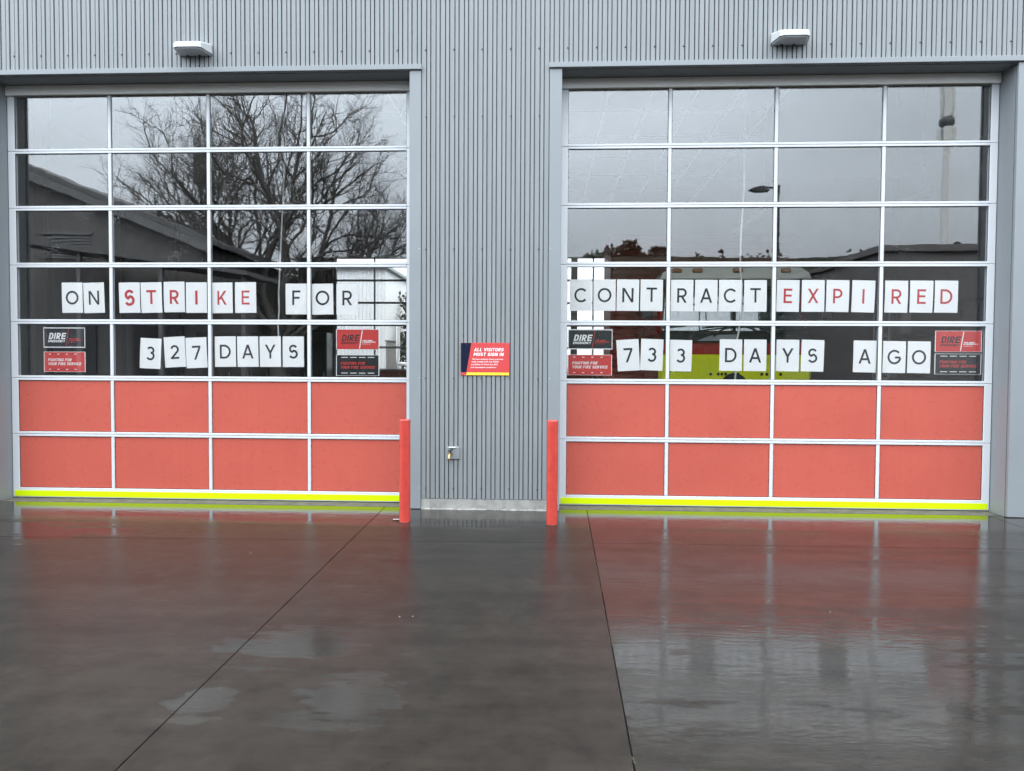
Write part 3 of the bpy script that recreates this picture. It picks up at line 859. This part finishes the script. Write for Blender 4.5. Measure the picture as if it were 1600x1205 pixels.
# ------------------------------------------------------------------ visitor sign
t_ = thing('visitor_sign', (2.520, FY - .007, 1.566), 'red and navy ALL VISITORS MUST SIGN IN sign on the grey ribbed wall', 'sign')
w, h = .452, .304
k = w / 1335
X = lambda u: (u - 90) * k
Z = lambda v: -(v - 105) * k
b = MB(); b.bbox(0, w, -.005, .0, -h, 0, .001); b.build('board', M['signred'], t_)
b = MB(); b.face([(X(90) + .0006, -.0056, Z(915)), (X(245), -.0056, Z(915)), (X(380), -.0056, Z(107)), (X(90) + .0006, -.0056, Z(107))]); b.build('navy_panel', M['navy'], t_)
b = MB(); b.face([(X(235), -.0056, Z(992)), (X(1420), -.0056, Z(992)), (X(1420), -.0056, Z(922)), (X(250), -.0056, Z(922))]); b.build('yellow_band', M['signyellow'], t_)
b = MB()
add_word(b, 'ALL VISITORS', X(450), Z(337), -.0058, 90 * k, wt=.19, width=830 * k, shear=.2, sq=True)
add_word(b, 'MUST SIGN IN', X(438), Z(465), -.0058, 90 * k, wt=.19, width=842 * k, shear=.2, sq=True)
for s, u, v, ww in (('Persons entering these premises', 405, 572, 855), ('must comply with the Health', 385, 642, 750), ('and Safety at Work Act 2015', 372, 718, 745), ('and associated regulations', 362, 797, 705)):
    add_text(b, s, X(u), Z(v), -.0058, 40 * k, width=ww * k, bold=.012, shear=.18)
b.build('lettering', M['whiteprint'], t_)
b = MB()
for u, v in ((255, 145), (1285, 150), (255, 950), (1285, 950)):
    b.lathe([(.004, 0), (.003, .002)], Matrix.Translation((X(u), -.0056, Z(v))) @ Matrix.Rotation(R(90), 4, 'X'), 8)
b.build('screw', M['screw'], t_)

# ------------------------------------------------------------------ bollards
def bollard(x, y, h, label):
    t_ = thing('bollard', (x, y, 0), label, 'bollard', 'red steel bollards before the wall')
    b = MB(); b.lathe([(.048, -.02), (.048, h - .012)], None, 28); b.build('post', M['bollard'], t_)
    b = MB(); b.lathe([(.0492, h - .012), (.0492, h - .003), (.046, h), (.02, h + .003)], None, 28); b.build('cap', M['bollard'], t_)
    b = MB(); b.lathe([(.051, .0005), (.0495, .004)], None, 28); b.build('base_sealant', M['gasket'], t_)
bollard(2.103, -.815, .888, 'red steel bollard beside the white scrap, at the left bay door')
bollard(3.373, -.825, .893, 'red steel bollard at the right bay door, no scrap beside it')

# crumpled scrap
b = MB(); r2 = random.Random(11)
nx, ny = 9, 5
vs = []
for j in range(ny):
    for i in range(nx):
        u, v = i / (nx - 1), j / (ny - 1)
        wy = .075 * (.35 + .65 * u)
        vs.append((u * .125, (v - .5) * wy + r2.uniform(-.004, .004), .004 + r2.uniform(0, .016) * (.3 + u)))
fs = [(j * nx + i, j * nx + i + 1, (j + 1) * nx + i + 1, (j + 1) * nx + i) for j in range(ny - 1) for i in range(nx - 1)]
b.faces(vs, fs)
b.faces([(p[0], p[1], p[2] - .0015) for p in vs], [tuple(reversed(f)) for f in fs])
tag(b.build('paper_scrap', mat('wet_paper', (.5, .5, .52), .6), loc=(1.985, -.745, 0)), 'crumpled white scrap lying wet against the foot of the bollard', 'litter')

# ------------------------------------------------------------------ wall tap
t_ = thing('wall_tap', (2.450, FY, .535), 'brass tap with dark handle on a square grey cover plate', 'tap')
b = MB(); b.bbox(-.062, .062, -.020, .0, -.062, .060, .008); b.build('cover_plate', M['trim'], t_)
b = MB(); b.bbox(-.038, .024, -.034, -.0185, .046, .056, .003); b.build('hood_lip', M['frame'], t_)
b = MB(); b.tube([(-.018, -.018, .0), (-.020, -.05, -.004), (-.024, -.075, -.010)], [.014, .013, .012], 12); b.build('valve_body', M['brass'], t_)
b = MB(); b.tube([(-.024, -.068, -.008), (-.028, -.088, -.022), (-.030, -.094, -.044)], [.011, .0105, .010], 12)
b.tube([(-.030, -.094, -.040), (-.030, -.0945, -.056)], [.013, .013], 12); b.build('spout', M['brass'], t_)
b = MB(); b.tube([(-.020, -.055, .004), (-.019, -.058, .024)], [.006, .006], 8)
b.tube([(-.045, -.060, .022), (-.019, -.058, .028), (.004, -.056, .040)], [.007, .009, .007], 8); b.build('handle', M['dark'], t_)

# ------------------------------------------------------------------ wall lights
def wall_light(x, z, label, flip=1):
    t_ = thing('wall_light', (x, FY, z), label, 'wall light', 'white wall lights above the bay doors')
    # plan narrows to the front; flat underside
    bw, fwid, d, bh, fh = .162, .124, .185, .098, .052
    def ring(zz, ins=0):
        c = .03
        return [(-bw + ins, -.006), (-bw + ins, -.03), (-fwid - .006 + ins, -d + c * .6 + ins), (-fwid + c + ins, -d + ins), (fwid - c - ins, -d + ins), (fwid + .006 - ins, -d + c * .6 + ins), (bw - ins, -.03), (bw - ins, -.006)]
    lo = ring(0); n = len(lo)
    def top(p, k): return bh + (fh - bh) * min(1, (-p[1]) / d) + .0
    b = MB()
    v0 = [(x_, y_, 0.0) for x_, y_ in lo]
    v1 = [(x_ * .985, y_ * .985 - .0001, top((x_, y_), 0) - .012) for x_, y_ in lo]
    v2 = [(x_ * .92, y_ * .93 - .0004, top((x_, y_), 0)) for x_, y_ in lo]
    fs = []
    for i in range(n - 1): fs += [(i + 1, i, i + n, i + 1 + n), (i + 1 + n, i + n, i + 2 * n, i + 1 + 2 * n)]
    fs += [(0, n - 1, 2 * n - 1, n), (n, 2 * n - 1, 3 * n - 1, 2 * n)]
    b.faces(v0 + v1 + v2, fs)
    b.face(list(reversed(v2)))
    b.face(v0)
    b.build('housing', M['lightwhite'], t_)
    b = MB()
    li = [(x_, y_, -.004) for x_, y_ in ring(0, .008)]
    l2 = [(x_ * .96, y_ * .97, -.012) for x_, y_ in ring(0, .012)]
    b.faces(li + l2, [(i + 1, i, i + n, i + 1 + n) if False else (i, i + 1, i + 1 + n, i + n) for i in range(n - 1)] + [(n - 1, 0, n, 2 * n - 1)])
    b.face(l2); b.face(list(reversed(li)))
    b.build('lens', M['lens'], t_)
    b = MB(); b.bbox(-bw + .02, bw - .02, -.0055, .0, -.010, bh - .01, .002); b.build('backplate', M['dark'], t_)
    for xx in (-.07, .045):
        b = MB(); b.box(xx - .008, xx + .008, -.03, -.012, -.020, -.0125); b.build('clip', M['dark'], t_)
wall_light(.012, 4.255, 'white wedge wall light above ON STRIKE FOR')
wall_light(5.483, 4.272, 'white wedge wall light above CONTRACT EXPIRED')

# ------------------------------------------------------------------ fire truck inside the right bay
M['truckred'] = mat('truck_red', (0.40, 0.018, 0.016), 0.25)
M['truckyellow'] = mat('truck_lime_yellow', (0.84, 0.93, 0.010), 0.3)
M['cream'] = mat('cab_cream', (0.80, 0.78, 0.70), 0.35)
M['windscreen'] = glass_mat('windscreen_glass', 2.6, (0.5, 0.56, 0.56))
M['rubber'] = mat('rubber', (0.02, 0.02, 0.02), 0.8)
M['amber'] = mat('amber_marker', (0.42, 0.13, 0.03), 0.3)
M['seat'] = mat('cab_interior', (0.24, 0.27, 0.28), 0.8)
TS = (6.926 + 2.7) / (6.926 + 5.0)
tk = thing('fire_truck', (3.31 + (6.40 - 3.31) * TS, 2.7, 1.373 * (1 - TS)), 'red and lime yellow fire truck parked behind the glass reading CONTRACT', 'fire truck')
HW = 1.22
tk.scale = (TS, TS, TS)
b = MB()
prof = [(-HW, 1.10), (HW, 1.10), (HW, 1.82), (-HW, 1.82)]
b.bbox(-HW, HW, .04, 1.9, .60, 1.86, .05); b.build('cab', M['truckred'], tk)
b = MB(); b.bbox(-HW, HW, .25, 1.9, 1.862, 2.78, .05)
b.build('cab_upper', M['truckred'], tk)
b = MB()
b.prism([(-1.16, 1.95), (1.16, 1.95), (1.08, 2.64), (-1.08, 2.64)], .19, .235); b.build('windscreen_interior', M['seat'], tk)
b = MB()
N_ = 12
vs = []
for i in range(N_ + 1):
    u = i / N_ * 2 - 1
    for (z, hw, yo) in ((1.93, 1.15, .0), (2.30, 1.12, .05), (2.66, 1.07, .12)):
        vs.append((u * hw, .02 + yo + .10 * u * u, z))
b.faces(vs, [(i * 3 + j, (i + 1) * 3 + j, (i + 1) * 3 + j + 1, i * 3 + j + 1) for i in range(N_) for j in range(2)], 0, True)
b.build('windscreen', M['windscreen'], tk)
b = MB(); b.bbox(-.02, .02, .0, .03, 1.93, 2.66, .004); b.build('windscreen_divider', M['rubber'], tk)
b = MB(); b.bbox(-1.19, 1.19, -.16, .12, 2.62, 2.76, .03); b.build('sun_visor', M['dark'], tk)
b = MB()
b.prism([(-1.22, 2.78), (1.22, 2.78), (1.18, 2.87), (1.0, 3.0), (-1.0, 3.0), (-1.18, 2.87)], -.02, 1.9); b.build('cab_roof', M['cream'], tk)
for x in (-1.02, -.66, 0.02, .84 - .02, 1.1 - .4 + .38):
    pass
for x in (-.95, -.62, .03, .80):
    b = MB(); b.bbox(x - .085, x + .085, -.06, -.021, 2.875, 2.945, .02); b.build('marker_light', M['amber'], tk)
b = MB(); b.bbox(-1.2, 1.2, -.03, .045, 1.74, 1.93, .03); b.build('scuttle', M['rubber'], tk)
b = MB(); b.prism([(-.62, 1.765), (.02, 1.765), (.02, 1.87), (-.36, 1.86)], -.035, -.031); b.build('scuttle_slot', mat('slot_grey', (.3, .32, .33), .4), tk)
b = MB(); b.tube([(-.55, -.075, 1.97), (-.1, -.08, 2.02), (.05, -.08, 2.03), (.85, -.075, 2.04)], [.012, .02, .02, .012], 6)
b.tube([(-.35, -.05, 1.84), (-.15, -.085, 2.0), (.1, -.085, 2.04)], [.018, .018, .015], 6); b.build('wiper', M['rubber'], tk)
b = MB(); b.tube([(.62, -.05, 1.84), (.35, -.085, 2.0), (.2, -.085, 2.06)], [.018, .018, .014], 6); b.build('wiper', M['rubber'], tk)
b = MB(); b.bbox(-1.235, 1.22, -.10, .06, .70, 1.54, .05); b.build('bumper', M['truckyellow'], tk)
b = MB()
Mx = Matrix.Translation((-.02, -.004, 1.64)) @ Matrix.Rotation(R(90), 4, 'X') @ Matrix.Scale(2.0, 4, (1, 0, 0))
b.lathe([(.075, 0), (.075, .03), (.06, .042)], Mx, 18); b.build('oval_badge', M['rubber'], tk)
b = MB()
add_word(b, 'FIRE', -.72, 1.25, -.1015, .14, wt=.2, sq=True, align='R'); b.build('lettering', M['ink'], tk)
b = MB()
for x in (-.40, -.28, -.22, -.16, -.03, .04, .42, .50, .60, .72): b.box(x - .022, x + .022, -.102, -.099, 1.20, 1.245)
b.build('letter_foot', M['rubber'], tk)  # dark marks standing for the bottoms of half-hidden letters
b = MB(); b.lathe([(.22, 0), (.22, .006)], Matrix.Translation((-.02, -.099, 1.02)) @ Matrix.Rotation(R(90), 4, 'X'), 28); b.build('tow_hatch', M['rubber'], tk)
for sx in (-1, 1):
    b = MB(); b.bbox(sx * .93 - .17, sx * .93 + .17, -.115, -.09, .86, 1.06, .02); b.build('headlight', mat('headlight_glass', (.7, .72, .74), .1), tk)
    b = MB(); b.tube([(sx * 1.16, .1, 2.66), (sx * 1.42, -.1, 2.60), (sx * 1.44, -.1, 2.1)], .015, 6)
    b.bbox(sx * 1.44 - .09, sx * 1.44 + .09, -.14, -.07, 2.12, 2.52, .02); b.build('mirror', M['dark'], tk)
    for y in (.95, 2.5):
        b = MB(); b.lathe([(.30, -.14), (.46, -.13), (.50, -.06), (.50, .06), (.46, .13), (.30, .14)], Matrix.Translation((sx * 1.02, y, .51)) @ Matrix.Rotation(R(90), 4, 'Y'), 24)
        b.build('wheel', M['rubber'], tk)
b = MB(); b.bbox(-1.22, 1.22, 1.95, 3.1, .75, 2.95, .04); b.build('body', M['truckred'], tk)
b = MB(); b.bbox(-.5, .5, 1.2, 1.5, 3.002, 3.10, .03); b.build('beacon_bar', mat('blue_beacon', (.02, .05, .3), .2), tk)

# red ribbed shutter enclosure further back
t_ = thing('storage_enclosure', (4.40, 5.3, 0), 'tall red storage enclosure with horizontal ribs behind the fire truck', 'storage enclosure')
M['shutter'] = mat('red_shutter', (0.72, 0.085, 0.06), 0.5, noise=.08, nscale=4)
b = MB(); b.box(0, 3.08, .03, 1.4, .007, 3.54); b.build('shell', M['shutter'], t_)
me = None
for k in range(32):
    if me is None:
        q = MB(); q.bbox(.0, 3.08, -.02, .029, .0, .098, .014); me = q.mesh('shutter_slat', M['shutter'])
    link('shutter_slat', me, t_, (0, 0, .01 + k * .11))

# battens, cables, lockers, rack
M['lit'] = mat('lit_diffuser', (.6, .6, .6), .5)
M['lit'].node_tree.nodes['Principled BSDF'].inputs['Emission Color'].default_value = (1, .98, .95, 1)
M['lit'].node_tree.nodes['Principled BSDF'].inputs['Emission Strength'].default_value = 0.0
def batten(x, y0, y1, z, label):
    t_ = thing('batten_light', (x, y0, z), label, 'ceiling light', 'white batten lights hanging in the bays')
    b = MB(); b.bbox(-.045, .045, 0, y1 - y0, 0, .06, .01); b.build('housing', M['bar'], t_)
    b = MB(); b.bbox(-.035, .035, .02, y1 - y0 - .02, -.025, -.001, .01); b.build('diffuser', M['lit'], t_)
    b = MB()
    for y in (.3, y1 - y0 - .3): b.tube([(0, y, .07), (0, y, 1.9)], .006, 6)
    b.build('hanger', M['frame'], t_)
batten(-2.3, 8.0, 10.6, 4.0, 'white batten light seen through the left bay door top glass')
batten(7.05, 5.4, 7.6, 4.0, 'white batten light seen above the fire truck')
batten(9.1, 4.2, 5.6, 4.0, 'short white batten light seen above EXPIRED')
def cable(pts, r, label):
    b = MB(); b.tube(pts, r, 6); tag(b.build('hanging_cable', M['bar']), label, 'cable', 'white cables hanging in the bays')
cable([(5.58, 1.5, 5.5), (5.575, 1.5, 3.4), (5.55, 1.5, 2.9), (5.545, 1.5, 2.5), (5.57, 1.5, 2.3), (5.562, 1.5, 2.0), (5.54, 1.5, 1.75), (5.51, 1.5, 1.6), (5.52, 1.5, 1.45), (5.50, 1.5, 1.1), (5.56, 1.5, .9)], .011, 'white cable hanging before the fire truck')
cable([(.30, 1.5, 5.5), (.13, 1.5, 2.2), (.135, 1.5, 2.0), (.12, 1.5, 1.8), (.13, 1.5, 1.6)], .010, 'white cable hanging behind the sheets reading DAYS after 327')
M['locker'] = mat('grey_locker', (0.10, 0.105, 0.11), 0.45)
M['locker2'] = mat('pale_locker', (0.22, 0.225, 0.23), 0.45)
def locker(x, y, rz, mt, label):
    t_ = thing('locker', (x, y, .007), label, 'locker', 'metal lockers along the bay walls', rz)
    b = MB(); b.bbox(0, .45, .02, .5, 0, 2.1, .006); b.build('carcass', mt, t_)
    b = MB(); b.bbox(.008, .442, 0, .018, .06, 2.08, .004); b.build('door', mt, t_)
    b = MB(); b.bbox(.37, .39, -.02, -.001, 1.0, 1.12, .003); b.build('handle', M['frame'], t_)
for k in range(7):
    locker(-5.3 + k * .47, 10.35, 0, M['locker2'] if k == 4 else M['locker'], 'pale grey locker standing among the darker lockers' if k == 4 else 'dark grey locker, %s from the left wall in the bay rear row' % ORD[k])
for k in range(5):
    o = thing('steel_column', (-4.2 + k * 0.0, 1.6 + k * 1.9, .007), '%s dark steel column from the glass along the left bay wall' % ORD[k], 'column', 'steel columns along the left bay wall')
    b = MB(); b.box(-.075, .075, -.09, -.08, 0, 5.7); b.box(-.075, .075, .08, .09, 0, 5.7); b.box(-.005, .005, -.079, .079, 0, 5.7)
    b.build('section', M['locker'], o)
    b = MB(); b.box(-.13, .13, -.13, .13, 0, .012); b.build('base_plate', M['dark'], o)
t_ = thing('storage_rack', (9.6, 6.5, .007), 'grey storage rack behind the glass under EXPIRED', 'rack')
for x in (0, 1.9):
    for y in (0, .6):
        b = MB(); b.box(x - .03, x + .03, y - .03, y + .03, 0, 2.6); b.build('upright', M['locker2'], t_)
for z in (.3, 1.1, 1.9, 2.55):
    b = MB(); b.box(-.02, 1.92, -.02, .62, z, z + .04); b.build('shelf', M['locker2'], t_)
for (x, z, w_, h_, c_, lb) in ((.2, .342, .6, .5, 'locker', 'grey box on the lowest rack shelf, nearer the truck'), (1.1, .342, .5, .6, 'rubber', 'black box on the lowest rack shelf'), (.15, 1.142, .5, .55, 'rubber', 'black box on the middle rack shelf'), (.9, 1.142, .7, .4, 'locker2', 'pale grey box on the middle rack shelf'), (.4, 1.942, .9, .45, 'locker', 'wide grey box on the upper rack shelf')):
    b = MB(); b.bbox(9.6 + x, 9.6 + x + w_, 6.55, 7.0, z + .007, z + .007 + h_, .02)
    tag(b.build('storage_box', M[c_]), lb, 'box', 'boxes on the grey rack')

# ------------------------------------------------------------------ outside the rear doors
M['whiteclad'] = mat('white_cladding', (0.84, 0.85, 0.85), 0.5)
t_ = thing('white_shed', (-4.5, 17.5, 0), 'white ribbed shed seen through the rear door beside FOR', 'shed')
b = MB(); b.box(0, 2.3, .03, 4, -.02, 4.6); b.build('wall', M['whiteclad'], t_)
q = MB(); q.bbox(0, .05, -.0, .029, 0, 4.5, .01); me = q.mesh('rib', M['whiteclad'])
for k in range(18): link('rib', me, t_, (.05 + k * .128, 0, 0))
b = MB(); b.box(-.2, 2.45, -.2, 4.2, 4.602, 4.7); b.build('roof', M['trim'], t_)
t_ = thing('concrete_post', (-1.73, 15.5, 0), 'grey concrete post beyond the rear door by the red sign', 'post')
b = MB(); b.bbox(0, .36, 0, .36, -.02, 2.05, .02); b.build('shaft', M['plinth'], t_)
b = MB(); b.bbox(-.03, .39, -.03, .39, 2.051, 2.1, .01); b.build('cap', M['plinth'], t_)
t_ = thing('drain_pipe', (-1.30, 15.3, 0), 'white bent drain pipe beyond the rear door', 'pipe')
b = MB(); b.tube([(0, 0, 2.6), (0, 0, 1.5), (.0, 0, 1.36), (.26, 0, 1.34)], .06, 10); b.build('tube', M['whiteclad'], t_)
t_ = thing('veranda_post', (4.1, 13.4, 0), 'dark post standing beyond the rear door behind CONTRACT', 'post')
b = MB(); b.box(-.09, .09, -.09, .09, -.02, 4.5); b.build('shaft', M['dark'], t_)
b = MB(); b.box(-.16, .16, -.16, .16, -.02, .03); b.build('base_plate', M['dark'], t_)

M['bark'] = mat('bark', (0.15, 0.145, 0.135), 0.9, noise=.3, nscale=6)
def leaf_mat(nm, c):
    return mat(nm, c, 0.6, noise=.35, nscale=2.5)
M['leafa'] = leaf_mat('dark_leaf', (0.035, 0.050, 0.028))
M['leafb'] = leaf_mat('olive_leaf', (0.055, 0.065, 0.035))
def leaf_cloud(b, c, rad, n, size, r_, mi=0):
    for _ in range(n):
        while True:
            p = Vector((r_.uniform(-1, 1), r_.uniform(-1, 1), r_.uniform(-1, 1)))
            if .25 < p.length < 1: break
        q = Vector((c[0] + p.x * rad[0], c[1] + p.y * rad[1], c[2] + p.z * rad[2]))
        u = Vector((r_.gauss(0, 1), r_.gauss(0, 1), r_.gauss(0, 1))).normalized(); v = u.orthogonal().normalized()
        s_ = size * r_.uniform(.6, 1.4)
        b.face([q - u * s_, q + v * s_ * .55, q + u * s_, q - v * s_ * .55], mi)
def leafy_tree(x, y, h, rx, label, mt, seed, shape='round', group=None, n=1800):
    r_ = random.Random(seed)
    t_ = thing('leafy_tree', (x, y, 0), label, 'tree', group)
    b = MB()
    b.tube([(0, 0, -.1), (.1, .05, h * .35), (.05, 0, h * .75)], [h * .028, h * .02, h * .008], 8)
    for k in range(7):
        a = r_.uniform(0, 6.28); z = h * r_.uniform(.3, .6)
        b.tube([(.08, .03, z), (math.cos(a) * rx * .4, math.sin(a) * rx * .4, z + h * .12), (math.cos(a) * rx * .75, math.sin(a) * rx * .75, z + h * .2)], [h * .01, h * .007, h * .003], 5)
    b.build('trunk', M['bark'], t_)
    b = MB()
    for k in range(30):
        a = r_.uniform(0, 6.28); rr = rx * math.sqrt(r_.random()) * .8
        zf = r_.uniform(.35, .92)
        if shape == 'cone': rr *= (1.05 - zf)
        cs = rx * r_.uniform(.22, .42)
        leaf_cloud(b, (math.cos(a) * rr, math.sin(a) * rr, h * zf), (cs, cs, cs * .75), n // 14, h * .020, r_)
    b.build('crown', mt, t_)
leafy_tree(-1.4, 19.8, 4.4, 1.4, 'green tree seen through the rear door right of FOR', M['leafb'], 5, n=1400)

# ------------------------------------------------------------------ across the yard (seen in the glass)
M['brownwall'] = mat('dark_weatherboard', (0.16, 0.155, 0.152), 0.7, noise=.12, nscale=1.2, stretch=(1, 1, 8))
M['darkroof'] = mat('dark_roof', (0.15, 0.155, 0.16), 0.6)
M['fascia'] = mat('grey_fascia', (0.19, 0.195, 0.20), 0.5)
t_ = thing('gabled_hall', (0, -15.0, 0), 'dark gabled hall across the yard, mirrored in the left bay door', 'hall')
b = MB(); sl = (7.5 - 5.2) / (13.03 - 7.25)
rid = (-16.2, 5.1 + sl * (16.2 - 7.25))
b.prism([(-7.4, -.03), (-7.4, 5.02), (rid[0], rid[1] - .15), (-25.0, 5.02), (-25.0, -.03)], -10, 0)
b.build('wall', M['brownwall'], t_)
for a, c in (((-6.98, 5.0), rid), ((-25.4, 5.0), rid)):
    b = MB()
    (x0, z0), (x1, z1) = a, c
    pts = [(x0, z0), (x1, z1), (x1, z1 + .16), (x0, z0 + .16)]
    if x0 < x1: pts = [(x0, z0), (x1, z1), (x1, z1 + .16), (x0, z0 + .16)]
    b.prism(pts, -10.3, .35); b.build('roof', M['darkroof'], t_)
    b = MB(); b.prism([(x0, z0 - .28), (x1, z1 - .28), (x1, z1 - .01), (x0, z0 - .01)], .30, .36); b.build('barge_board', M['fascia'], t_)
b = MB(); b.box(-12.6, -10.9, .001, .05, 5.35, 5.42); b.box(-12.6, -10.9, .001, .05, 4.6, 4.67)
for k in range(7): b.box(-12.55, -10.95, .001, .04, 4.69 + k * .09, 4.75 + k * .09)
b.build('louvre_vent', M['fascia'], t_)
for x in (-12.4, -9.6):
    b = MB(); b.box(x, x + 1.6, .002, .06, 1.0, 2.5); b.build('window', M['dark'], t_)
b = MB(); b.prism([(-12.0, 4.75), (-4.7, 3.70), (-4.7, 3.82), (-12.0, 4.90)], .4, 3.0); b.build('veranda_roof', M['darkroof'], t_)
for x in (-9.5, -7.2, -4.9):
    b = MB(); b.box(x - .06, x + .06, 2.7, 2.82, -.02, 4.38 - (x + 9.5) * .144); b.build('veranda_post', M['fascia'], t_)

t_ = thing('flat_roofed_shop', (0, -14.0, 0), 'dark flat roofed shop across the yard, mirrored in the right bay door', 'shop')
b = MB(); b.box(12.9, 30, -9, 0, -.03, 4.62); b.build('wall', M['brownwall'], t_)
b = MB(); b.box(12.75, 30.2, -9.2, .12, 4.622, 4.80); b.build('roof', M['brownwall'], t_)
q = MB(); add_word(q, 'RMS', 0, 0, 0, .42, wt=.17, align='C')
q.build('lettering', mat('faded_lettering', (.17, .175, .175), .6), t_, (13.75, .012, 2.18), (0, 0, math.pi))
b = MB(); b.box(15.5, 17.5, .002, .05, .1, 2.2); b.build('shop_window', M['dark'], t_)

# bare tree -----------------------------------------------------
def bare_tree():
    r_ = random.Random(33)
    t_ = thing('bare_tree', (-6.75, -19.5, 0), 'large bare winter tree across the yard, mirrored in the left bay door', 'tree')
    tr, br = MB(), MB()
    def grow(mb, p, d, length, rad, lvl, nseg):
        pts, rs, kids = [p.copy()], [rad], []
        end = max(.004, rad * (.42, .42, .40, .4, .5)[lvl])
        lift = (.02, .10, .13, .12, .10)[lvl]; jit = (.08, .20, .26, .27, .22)[lvl]
        for i in range(nseg):
            j = Vector((r_.gauss(0, 1), r_.gauss(0, .8), r_.gauss(0, 1))) * jit
            d = (d + j + Vector((0, 0, lift))).normalized()
            p = p + d * (length / nseg)
            rr = rad + (end - rad) * (i + 1) / nseg
            pts.append(p.copy()); rs.append(rr); kids.append((p.copy(), d.copy(), rr, (i + 1) / nseg))
        mb.tube(pts, rs, (8, 6, 5, 3, 3)[lvl], caps=False)
        if lvl >= 4: return
        n = (0, 14, 10, 7)[lvl]
        for q in range(n):
            f = (q + r_.uniform(.2, .9)) / n
            f = .18 + .82 * f if lvl == 1 else .12 + .88 * f
            kp, kd, kr, _ = kids[min(nseg - 1, int(f * nseg))]
            ax = kd.orthogonal().normalized(); ax.rotate(Matrix.Rotation(r_.uniform(0, 6.283), 3, kd))
            sp = R(r_.uniform(25, 52))
            nd = (kd * math.cos(sp) + ax * math.sin(sp)).normalized()
            if nd.z < -.1: nd.z *= -.4; nd.normalize()
            ll = length * (.58 if lvl == 1 else .52 if lvl == 2 else .55) * (1.12 - .55 * f) * r_.uniform(.75, 1.2)
            grow(br, kp, nd, ll, max(.0048, min(kr * .6, rad * .45)), lvl + 1, (0, 7, 6, 4)[lvl])
    tr.tube([(0, 0, -.2), (.02, 0, .6), (-.05, .05, 1.4), (0, 0, 2.1)], [.42, .33, .28, .29], 10)
    for dx, dy, ln, rd, z in ((-1.1, .1, 6.6, .11, 3.2), (-.88, -.5, 7.0, .12, 2.9), (-.66, .4, 7.7, .13, 2.6), (-.40, -.3, 7.9, .14, 2.3), (-.13, -.1, 7.9, .15, 2.2), (.14, .3, 7.9, .15, 2.1), (.45, -.15, 7.0, .125, 2.0), (.9, .2, 6.3, .105, 2.0), (1.5, -.1, 5.8, .09, 2.1)):
        grow(tr, Vector((dx * .15, dy * .15, z)), Vector((dx, dy, 1.0)).normalized(), ln, rd, 1, 9)
    tr.build('trunk', M['bark'], t_)
    br.build('crown', M['bark'], t_)
bare_tree()

# street lamp
t_ = thing('street_lamp', (11.45, -19.0, 0), 'dark street lamp across the yard, mirrored above CONTRACT EXPIRED', 'street lamp')
b = MB(); b.tube([(0, 0, -.02), (0, 0, 7.72)], [.13, .09], 10); b.build('pole', M['dark'], t_)
b = MB(); b.tube([(.05, 0, 7.66), (-.5, 0, 7.64)], .05, 8); b.build('arm', M['dark'], t_)
b = MB(); b.prism([(-1.0, 7.55), (-.75, 7.48), (-.3, 7.52), (-.25, 7.64), (-.55, 7.70), (-.85, 7.64)], -.14, .14); b.build('lamp_head', M['dark'], t_)

# phone mast
M['mast'] = mat('mast_white', (0.88, 0.89, 0.87), 0.5)
t_ = thing('phone_mast', (28.5, -40.0, 0), 'white phone mast with panel antennas, mirrored in the right bay door', 'mast')
b = MB(); b.tube([(0, 0, -.02), (0, 0, 17.5)], [.30, .17], 12); b.build('pole', M['mast'], t_)
for k in range(3):
    a = R(20 + 120 * k)
    b = MB(); Mx = Matrix.Rotation(a, 4, 'Z'); b.bbox(-.2, .2, .22, .36, 17.0, 19.6, .02, M=Mx); b.build('antenna', M['mast'], t_)
    b = MB(); b.bbox(-.22, .22, .24, .5, 15.5, 16.4, .02, M=Mx); b.build('radio_unit', M['mast'], t_)
b = MB(); b.lathe([(.35, 16.5), (.42, 16.6), (.42, 16.9), (.35, 17.0)], None, 12); b.build('collar', M['locker'], t_)

# hedge and trees beyond the yard
r_ = random.Random(4)
b = MB()
for k in range(70):
    x = -7 + k * .42
    h = 6.0 + .2 * math.sin(k * .6) + r_.uniform(-.25, .2)
    leaf_cloud(b, (x, -23 + r_.uniform(-.3, .3), h * .47), (.7, .8, h * .54), 260, .13, r_)
b.box(-7.0, 22.0, -23.3, -22.7, -.03, 5.75)
tag(b.build('hedge', M['leafa']), 'tall dark hedge across the yard, mirrored in the lower glass', 'hedge')
for i, (x, y, h, rx, lab, mt) in enumerate((
    (5.8, -58, 11.6, 3.6, 'bushy dark tree beyond the hedge, mirrored above C of CONTRACT', 'leafa'),
    (9.3, -60, 13.2, 3.0, 'tall dark tree beyond the hedge, mirrored above N of CONTRACT', 'leafa'),
    (11.9, -61, 13.6, 2.2, 'narrow tree beyond the hedge, mirrored above T of CONTRACT', 'leafb'),
    (14.2, -60, 12.9, 1.6, 'slim tree beyond the hedge, mirrored over the red shutter', 'leafb'),
    (17.6, -62, 11.9, 2.2, 'round tree beyond the hedge, mirrored left of the street lamp', 'leafa'),
    (22.5, -48, 9.2, 3.2, 'dark cone shaped tree beside the phone mast', 'leafa'))):
    leafy_tree(x, y, h, rx, lab, M[mt], 40 + i, 'cone' if i == 5 else 'round', 'trees beyond the hedge', 1500)
